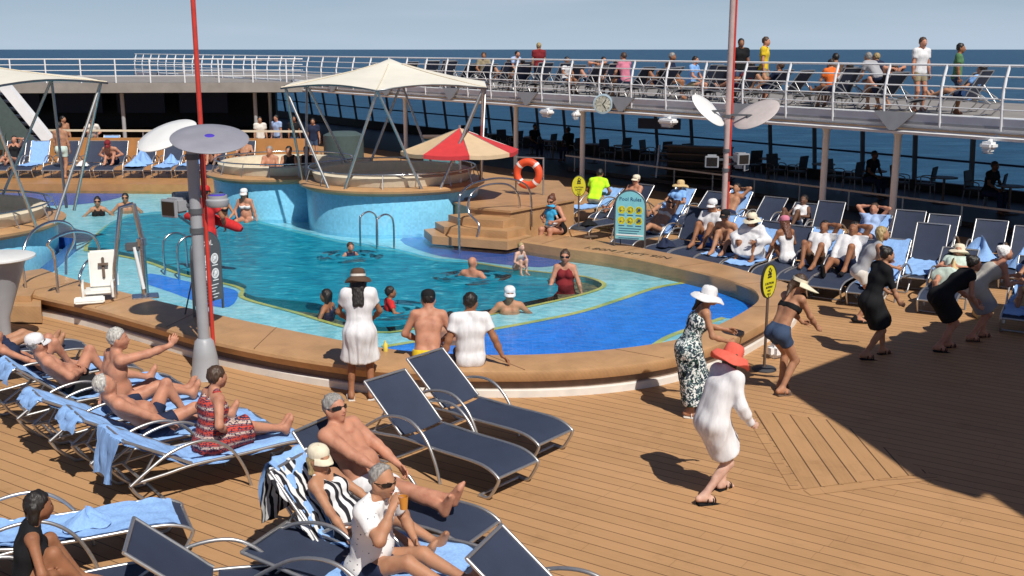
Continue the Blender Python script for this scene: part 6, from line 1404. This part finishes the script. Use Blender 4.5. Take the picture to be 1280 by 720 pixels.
p=G(309,279,Z_LED); person('woman in a white cap and bikini sitting on the pool ledge against the tiled tub',(p.x,p.y,Z_LED),facing(-.1,-1),edge(lean=4,pel=(0,0,.11),handL=(-.3,.12,.06),footL=(-.14,.46,-.3),footR=(.14,.44,-.3)),h=1.66,fem=True,fat=.3,skin='skin_pink',hair=('bob','hair_dark'),wear=[('bikini','cloth_white'),('briefs','cloth_white')],hat=('cap','cloth_white'),res=M_)
p=G(279,281,Z_LED); person('dark-haired woman sitting on the pool ledge left of the woman in the white cap',(p.x,p.y,Z_LED),facing(.2,-1),edge(lean=10,footL=(-.14,.46,-.3),footR=(.14,.44,-.3)),h=1.62,fem=True,skin='skin_tan',hair=('bob','hair_dark'),wear=[('bikini','cloth_black'),('briefs','cloth_black')],glasses=True,res=M_)
p=G(262,350,Z_LED); lg_,J,hc=person('lifeguard in red shirt and shorts with a red rescue tube behind the lamp mast',(p.x,p.y,Z_LED),facing(.3,1),stand(handL=(-.26,.20,.98),handR=(.26,.20,.98),elbL=(-1,-.5,-.2),elbR=(1,-.5,-.2)),h=1.76,skin='skin_deep',hair=('short','hair_dark'),wear=[('tshirt','cloth_red'),('trunks','cloth_red',dict(len=.8))],hat=('cap','cloth_red'),res=M_)
m=MB(); m.tube([(-.62,.0,-.02),(-.5,.0,.02),(-.2,.02,.03),(.2,.02,.0),(.5,.0,-.05),(.6,.0,-.08)],[.05,.09,.10,.10,.09,.05],12,smooth=4); o=m.build('rescue_tube',MATS['cloth_red'],None,60); q=(J['L'][2]+J['R'][2])/2; o.location=(q.x+.03,q.y+.02,q.z+.09); o.rotation_euler=(0,R(6),facing(.3,1)); tag(o,'red rescue tube held across by the lifeguard','rescue tube')
m=MB(); m.tube([(-.55,0,-.05),(-.4,.06,-.2),(-.1,.08,-.22),(.1,.02,-.1)],.012,6,smooth=5); m.build('strap',MATS['rubber'],o,60)
# ---------------------------------------------------------------- right-hand sunbathers
def r_(k,l,f,**kw): kw.setdefault('res',M_); return onl(k,l,f,**kw)
loc,yaw,b=LG['s0']; person('man in a neon yellow vest bending over a lounger behind the far yellow sign',loc+Vector((-.1,.1,0)),facing(.45,.9),sit(.40,30,head=(0,10,0),handL=(-.2,.42,.5),handR=(.2,.42,.5)),h=1.76,skin='skin_deep',hair=('short','hair_dark'),wear=[('tshirt','cloth_neon'),('trousers','cloth_khaki')],res=M_)
r_('s1','man in a cream cap and sunglasses reclining behind the pool rules sign',lambda b:recl(62,arms='side'),fat=.4,skin='skin_pink',hair=('short','hair_grey'),wear=[('trunks','cloth_navy')],hat=('cap','cloth_cream'),glasses=True)
r_('r2','sunbather lying with one arm up, partly hidden by the pool rules sign',lambda b:recl(38,arms='shade'),fem=True,fat=.4,skin='skin_tan',hair=('bob','hair_dark'),wear=[('briefs','cloth_offwhite'),('bikini','cloth_offwhite')],glasses=True)
r_('s2','person in a straw hat reclining under a blue towel',lambda b:recl(50,arms='lap'),fem=True,skin='skin_tan',hair=('short','hair_brown'),wear=[('tshirt','cloth_sky'),('shorts','cloth_sky')],hat=('sunhat','cloth_straw',dict(brim=.2)))
r_('r4','man in a white t-shirt, white cap and sunglasses sitting left of the red mast',lambda b:situp(.15,-12,legs='knees'),fat=.5,skin='skin_deep',hair=('short','hair_dark'),wear=[('tshirt','cloth_white'),('shorts','cloth_blue')],hat=('cap','cloth_white'),glasses=True,h=1.78)
r_('r5','bare person in a black cap sitting on a blue towel beside the red mast',lambda b:situp(.35,14,legs='knees'),skin='skin_tan',hair=('short','hair_dark'),wear=[('trunks','cloth_black')],hat=('cap','cloth_black'))
r_('r6','woman in a cream hat wrapped in white cloth sitting right of the red mast',lambda b:situp(.45,10,footL=(-.16,.92,.30),footR=(.2,.85,.28),kneeL=(-.2,1,.6),kneeR=(.2,1,.6),handL=(-.2,.85,.75),handR=(.22,.8,.72)),fem=True,skin='skin_deep',hair=('long','hair_dark'),wear=[('longshirt','cloth_white',dict(inf=.035,skirt=True,len=.55,flare=.08))],hat=('sunhat','cloth_cream',dict(brim=.17)),glasses=True,h=1.72)
loc,yaw,b=LG['r7']; person('long-haired woman in a white swimsuit and pink cap seen from behind on a lounger',loc+Vector((-.15,-.1,0)),facing(-.35,.93),sit(.36,12,footL=(-.3,.3,.3),footR=(.3,.3,.3)),h=1.66,fem=True,skin='skin_deep',hair=('long','hair_auburn'),wear=[('swimsuit','cloth_white')],hat=('cap','cloth_pink'),res=M_)
r_('r8','person in a white shirt shading the eyes with one arm',lambda b:recl(48,arms='shade',legs='knees'),skin='skin_deep',hair=('short','hair_dark'),wear=[('tshirt','cloth_white'),('shorts','cloth_brown')])
r_('r9','man in a long white shirt and dark shorts reclining with one hand at his brow',lambda b:recl(46,arms='shade',legs='one'),fat=.5,skin='skin_deep',hair=('short','hair_dark'),wear=[('longshirt','cloth_white',dict(inf=.02)),('shorts','cloth_navy'),('shoes','cloth_black')],h=1.8)
r_('s4','bare-armed sunbather with both arms raised behind the red mast',lambda b:recl(50,arms='head'),skin='skin_tan',hair=('short','hair_dark'),wear=[('trunks','cloth_navy')],res=.02)
r_('s6','sunbather in white with dark raised legs in the back row',lambda b:recl(36,arms='lap',legs='knees'),fem=True,skin='skin_brown',hair=('short','hair_dark'),wear=[('vest','cloth_white'),('shorts','cloth_denim')],res=.02)
r_('s8','woman in a blue top reclining with both hands raised to her forehead',lambda b:recl(46,arms='shade2'),fem=True,fat=.4,skin='skin_pink',hair=('short','hair_brown'),wear=[('tshirt','cloth_lightblue',dict(low=.14)),('shorts','cloth_navy')])
r_('r11','person with pink legs lying down covered by a white and green wrap',lambda b:recl(22,arms='lap'),fem=True,skin='skin_pink',hair=('bob','hair_blonde'),wear=[('dress','cloth_palegreen',dict(len=.62,flare=.05,sleeve=.5))],hat=('sunhat','cloth_cream',dict(brim=.18)))
r_('r12','sunbather in a pale top lying at the right edge',lambda b:recl(44,arms='lap'),fem=True,skin='skin_tan',hair=('bob','hair_brown'),wear=[('swimsuit','cloth_aqua')],hat=('sunhat','cloth_straw',dict(brim=.18)))
# ---------------------------------------------------------------- far-left group
p=G(80,223,.38); person('bare-backed man in pale green shorts walking away between the far loungers',(p.x,p.y,.38),facing(.1,1),stand(footL=(-.1,.12,.08),footR=(.1,-.1,.08)),h=1.72,fat=.3,skin='skin_tan',hair=('short','hair_dark'),wear=[('trunks','cloth_palegreen',dict(len=.55))],res=FAR)
def far_(k,l,pose,**kw): loc,yaw,b=LG[k]; return person(l,loc,yaw,pose,res=FAR,**kw)
far_('f0','sunbather with one arm raised at the far left',recl(58,arms='shade'),fem=True,skin='skin_pink',hair=('bob','hair_dark'),wear=[('swimsuit','cloth_black')])
far_('f3','person with a dark hat bending forward on a far lounger, knees up',situp(.3,30,legs='knees',head=(0,30,0)),skin='skin_pink',hair=('short','hair_dark'),wear=[('trunks','cloth_navy')],hat=('cap','cloth_maroon'))
far_('f6','sunbather sitting up behind the lamp mast with red poles',situp(.2,0,legs='knees'),fem=True,skin='skin_pink',hair=('bob','hair_dark'),wear=[('swimsuit','cloth_black')])
far_('f7','sunbather lying near the left whirlpool tub',recl(50,arms='lap'),skin='skin_tan',hair=('short','hair_brown'),wear=[('trunks','cloth_maroon')])
p=at(80,172,42.3); person('bare-chested man standing beyond the far parapet in striped trunks',(p.x,42.3,.0),facing(.5,-.4),stand(head=(30,0,0)),h=1.78,fat=.3,skin='skin_tan',hair=('short','hair_dark'),wear=[('trunks','cloth_navy')],res=FAR)
p=at(114,172,42.3); person('person in a white top sitting beyond the far parapet',(p.x,42.3,.45),facing(.6,-.8),sit(.45,25,handR=(.3,.6,.8)),h=1.72,skin='skin_pink',hair=('short','hair_brown'),wear=[('tshirt','cloth_offwhite'),('shorts','cloth_black')],res=FAR)
for k,(px,lb,hr,tp) in enumerate(((338,'bather with grey hair sitting in the left whirlpool tub','hair_grey','skin_pink'),(362,'bather in a dark top sitting in the left whirlpool tub','hair_dark','skin_tan'),(384,'bather with reddish hair sitting in the left whirlpool tub','hair_auburn','skin_pink'))):
    p=at(px,195,29.3); person(lb,(p.x,29.3,.62),facing(-.1,-1),sit(.3,0),h=1.68,skin=tp,hair=('short',hr),wear=[('vest' if k else 'trunks','cloth_black' if k else 'cloth_navy')],res=FAR)
for k,(px,Y,lb,tp,c) in enumerate(((326,43,'person in a white top standing at the shaded bar, left','skin_tan','cloth_offwhite'),(347,44,'person in a pale blue top standing at the shaded bar','skin_pink','cloth_lightblue'),(368,43.5,'person in black standing at the shaded bar','skin_deep','cloth_black'),(392,42,'person in navy standing at the shaded bar, right','skin_tan','cloth_navy'))):
    p=at(px,180,Y); person(lb,(p.x,Y,0),facing(rs.uniform(-1,1),-1),stand(),h=1.72,skin=tp,hair=('short','hair_dark'),wear=[('tshirt',c),('shorts','cloth_denim')],res=.028)
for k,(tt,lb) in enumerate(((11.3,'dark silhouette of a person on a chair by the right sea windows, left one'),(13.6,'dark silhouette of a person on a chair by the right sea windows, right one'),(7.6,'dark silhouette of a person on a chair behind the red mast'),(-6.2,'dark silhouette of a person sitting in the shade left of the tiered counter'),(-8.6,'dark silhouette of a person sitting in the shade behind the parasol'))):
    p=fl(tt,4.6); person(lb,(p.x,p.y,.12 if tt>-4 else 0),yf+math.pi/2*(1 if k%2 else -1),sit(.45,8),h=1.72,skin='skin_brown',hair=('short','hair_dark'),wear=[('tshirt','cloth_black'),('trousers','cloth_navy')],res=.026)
# ---------------------------------------------------------------- people on the deck above
UP=[(8.6,1.3,'sit','cloth_orange','person in a bright orange top sitting on the deck above','hair_dark'),(6.1,1.5,'stand','cloth_yellow','person in a yellow top standing at the upper railing','hair_brown'),(5.3,1.4,'stand','cloth_black','person in black standing left of the one in yellow','hair_dark'),(10.0,1.2,'bend','cloth_grey','person in a grey shirt bending forward on the deck above at right','hair_grey'),(10.9,1.7,'stand','cloth_white','person in a white top standing near the right end of the upper railing','hair_brown'),
(12.1,1.4,'stand','cloth_green','person in a green top at the far right of the upper railing','hair_dark'),(9.3,2.6,'bend','cloth_navy','person in navy bending down behind the orange sitter','hair_blonde'),(3.6,1.2,'sit','cloth_sky','person in a sky blue top sitting on the deck above','hair_dark'),(2.2,1.6,'sit','cloth_navy','person in navy sitting above the winged lamp','hair_grey'),(.8,1.1,'sit','cloth_pink','person in a pink top sitting above the clock','hair_brown'),(-.8,1.5,'sit','cloth_black','person in black sitting left of the clock on the deck above','hair_dark'),(-2.4,1.2,'sit','cloth_white','person in white sitting on the deck above left of the clock','hair_dark'),(-4.1,1.4,'stand','cloth_maroon','person in a maroon top standing on the deck above','hair_blonde'),(-5.6,1.3,'bend','cloth_lightblue','person in pale blue bending forward on the deck above','hair_dark'),(-7.8,1.6,'sit','cloth_khaki','person in khaki sitting on the deck above near the canopy','hair_brown'),(7.3,3.2,'sit','cloth_brown','person in brown sitting farther back on the deck above','hair_dark')]
for k,(tt,o_,kind,c,lb,hr) in enumerate(UP):
    p=fl(tt,o_); yw=yf-math.pi/2+rs.uniform(-.7,.7)+(math.pi if k%3==0 else 0)
    pose=sit(.42,6) if kind=='sit' else (stand(footL=(-.1,.05,.08)) if kind=='stand' else dance(38,.1,12,hl=(-.15,.45,.75),hr=(.15,.45,.75)))
    person(lb,(p.x,p.y,U1),yw,pose,h=rs.uniform(1.6,1.8),skin=['skin_tan','skin_pink','skin_deep'][k%3],hair=('short',hr),wear=[('tshirt',c),('shorts',['cloth_navy','cloth_khaki','cloth_denim'][k%3])],res=.024)
    if kind=='sit':
        s0=thing('stool','white deck stool under the %s'%lb.replace(' on the deck above','')[:60],'stool',(p.x,p.y,U1),yw); m=MB(); m.box((0,-.02,.40),(.42,.42,.04),None,0,.01); m.build('seat',MATS['white_plastic'],s0)
        for x in(-.18,.18):
            for y in(-.2,.16): m=MB(); m.tube([(x,y,.38),(x*1.15,y*1.1,0)],.014,6); m.build('leg',MATS['alu'],s0,60)
for k,tt in enumerate((11.6,7.9,4.4,3.0,1.5,-1.6,-3.3,-6.6,-9.5,-12,-14.5,12.6,10.3,9.0,6.7,5.7,2.4,.1,-.9,-2.6,-4.9,-5.8,-8.4,-11,7.4,4.6,1.3,-3.7,-7.2,-9.8)):
    p=fl(tt,2.2+.3*(k%2) if k<11 else 1.15); yw=yf+math.pi/2+rs.uniform(-.25,.25)
    o=lounger(Vector((p.x,p.y,U1)),yw,[50,60][k%2],'sun lounger standing on the deck above behind the white railing','loungers on the deck above')
    if k in(2,3,6): towel(Vector((p.x,p.y,U1)),yw,[50,60][k%2],.0,.7,['blue towel on an upper deck lounger right of the winged lamp','blue towel on an upper deck lounger above the clock','blue towel on an upper deck lounger far left of the clock'][(2,3,6).index(k)],seed=k)

UL=[(12.6,1.15,'lap','cloth_sky','person in sky blue lying back on an upper lounger at far right'),(10.3,1.15,'head','cloth_black','person in black lying on an upper lounger near the right end'),(9.0,1.15,'lap','cloth_white','person in white lying on an upper lounger beside the orange sitter'),(6.7,1.15,'side','cloth_navy','person in navy lying on an upper lounger right of the yellow top'),(5.7,1.15,'lap','cloth_maroon','person in maroon lying on an upper lounger left of the yellow top'),(2.4,1.15,'side','cloth_black','person in black lying on an upper lounger above the winged lamp'),(.1,1.15,'lap','cloth_pink','person in pink lying on an upper lounger right of the clock'),(-.9,1.15,'head','cloth_lightblue','person in pale blue lying on an upper lounger above the clock'),(-4.9,1.15,'lap','cloth_offwhite','person in cream lying on an upper lounger left of the maroon top'),(-5.8,1.15,'side','cloth_navy','person in navy lying on an upper lounger near the bending one in pale blue')]
for k,(tt,o_,arm,c,lb) in enumerate(UL):
    p=fl(tt,o_); cand=[o for o in COL.objects if o.get('group')=='loungers on the deck above' and (o.location-Vector((p.x,p.y,U1))).length<.4]
    if not cand: continue
    L_=cand[0]; person(lb,L_.location,L_.rotation_euler.z,recl(50,arms=arm,legs='knees' if k%2 else 'flat'),h=1.7,fem=k%2==0,skin=['skin_tan','skin_pink','skin_deep'][k%3],hair=('short',['hair_dark','hair_brown'][k%2]),wear=[('tshirt',c),('shorts','cloth_navy')],res=.024)
# bags and shoes left on the deck among the right-hand loungers
for k,(px,py,lb,mt_) in enumerate(((1008,352,'dark beach bag on the deck under the front loungers near the yellow sign','cloth_navy'),(1100,372,'small pale bag on the deck behind the blonde dancer','cloth_offwhite'),(1062,356,'dark bag standing on the deck under the lounger of the long white shirt','cloth_black'),(936,327,'blue cloth bag at the feet of the woman in the white wrap','cloth_lightblue'),(1225,396,'straw bag on the deck at the lounger foot near the right edge','cloth_straw'))):
    p=G(px,py); m=MB(); m.lathe([(.001,0),(.15,.0),(.17,.06),(.15,.2),(.12,.24),(.11,.23),(.13,.12),(.001,.1)],seg=20,sx=1.25,sy=.7,fn=lambda p,a,r: p+Vector((.012*math.sin(3*a+k),.012*math.sin(4*a),.015*math.sin(2*a+k)))); t=m.build('beach_bag',MATS[mt_],None,60); t.location=(p.x,p.y,0); t.rotation_euler=(0,0,k*1.1); tag(t,lb,'bag')
    m=MB(); m.tube([(-.1,.0,.22),(-.07,.02,.36),(.07,.02,.36),(.1,0,.22)],.01,6,smooth=4); m.build('handle',MATS['mid_brown'],t,60)
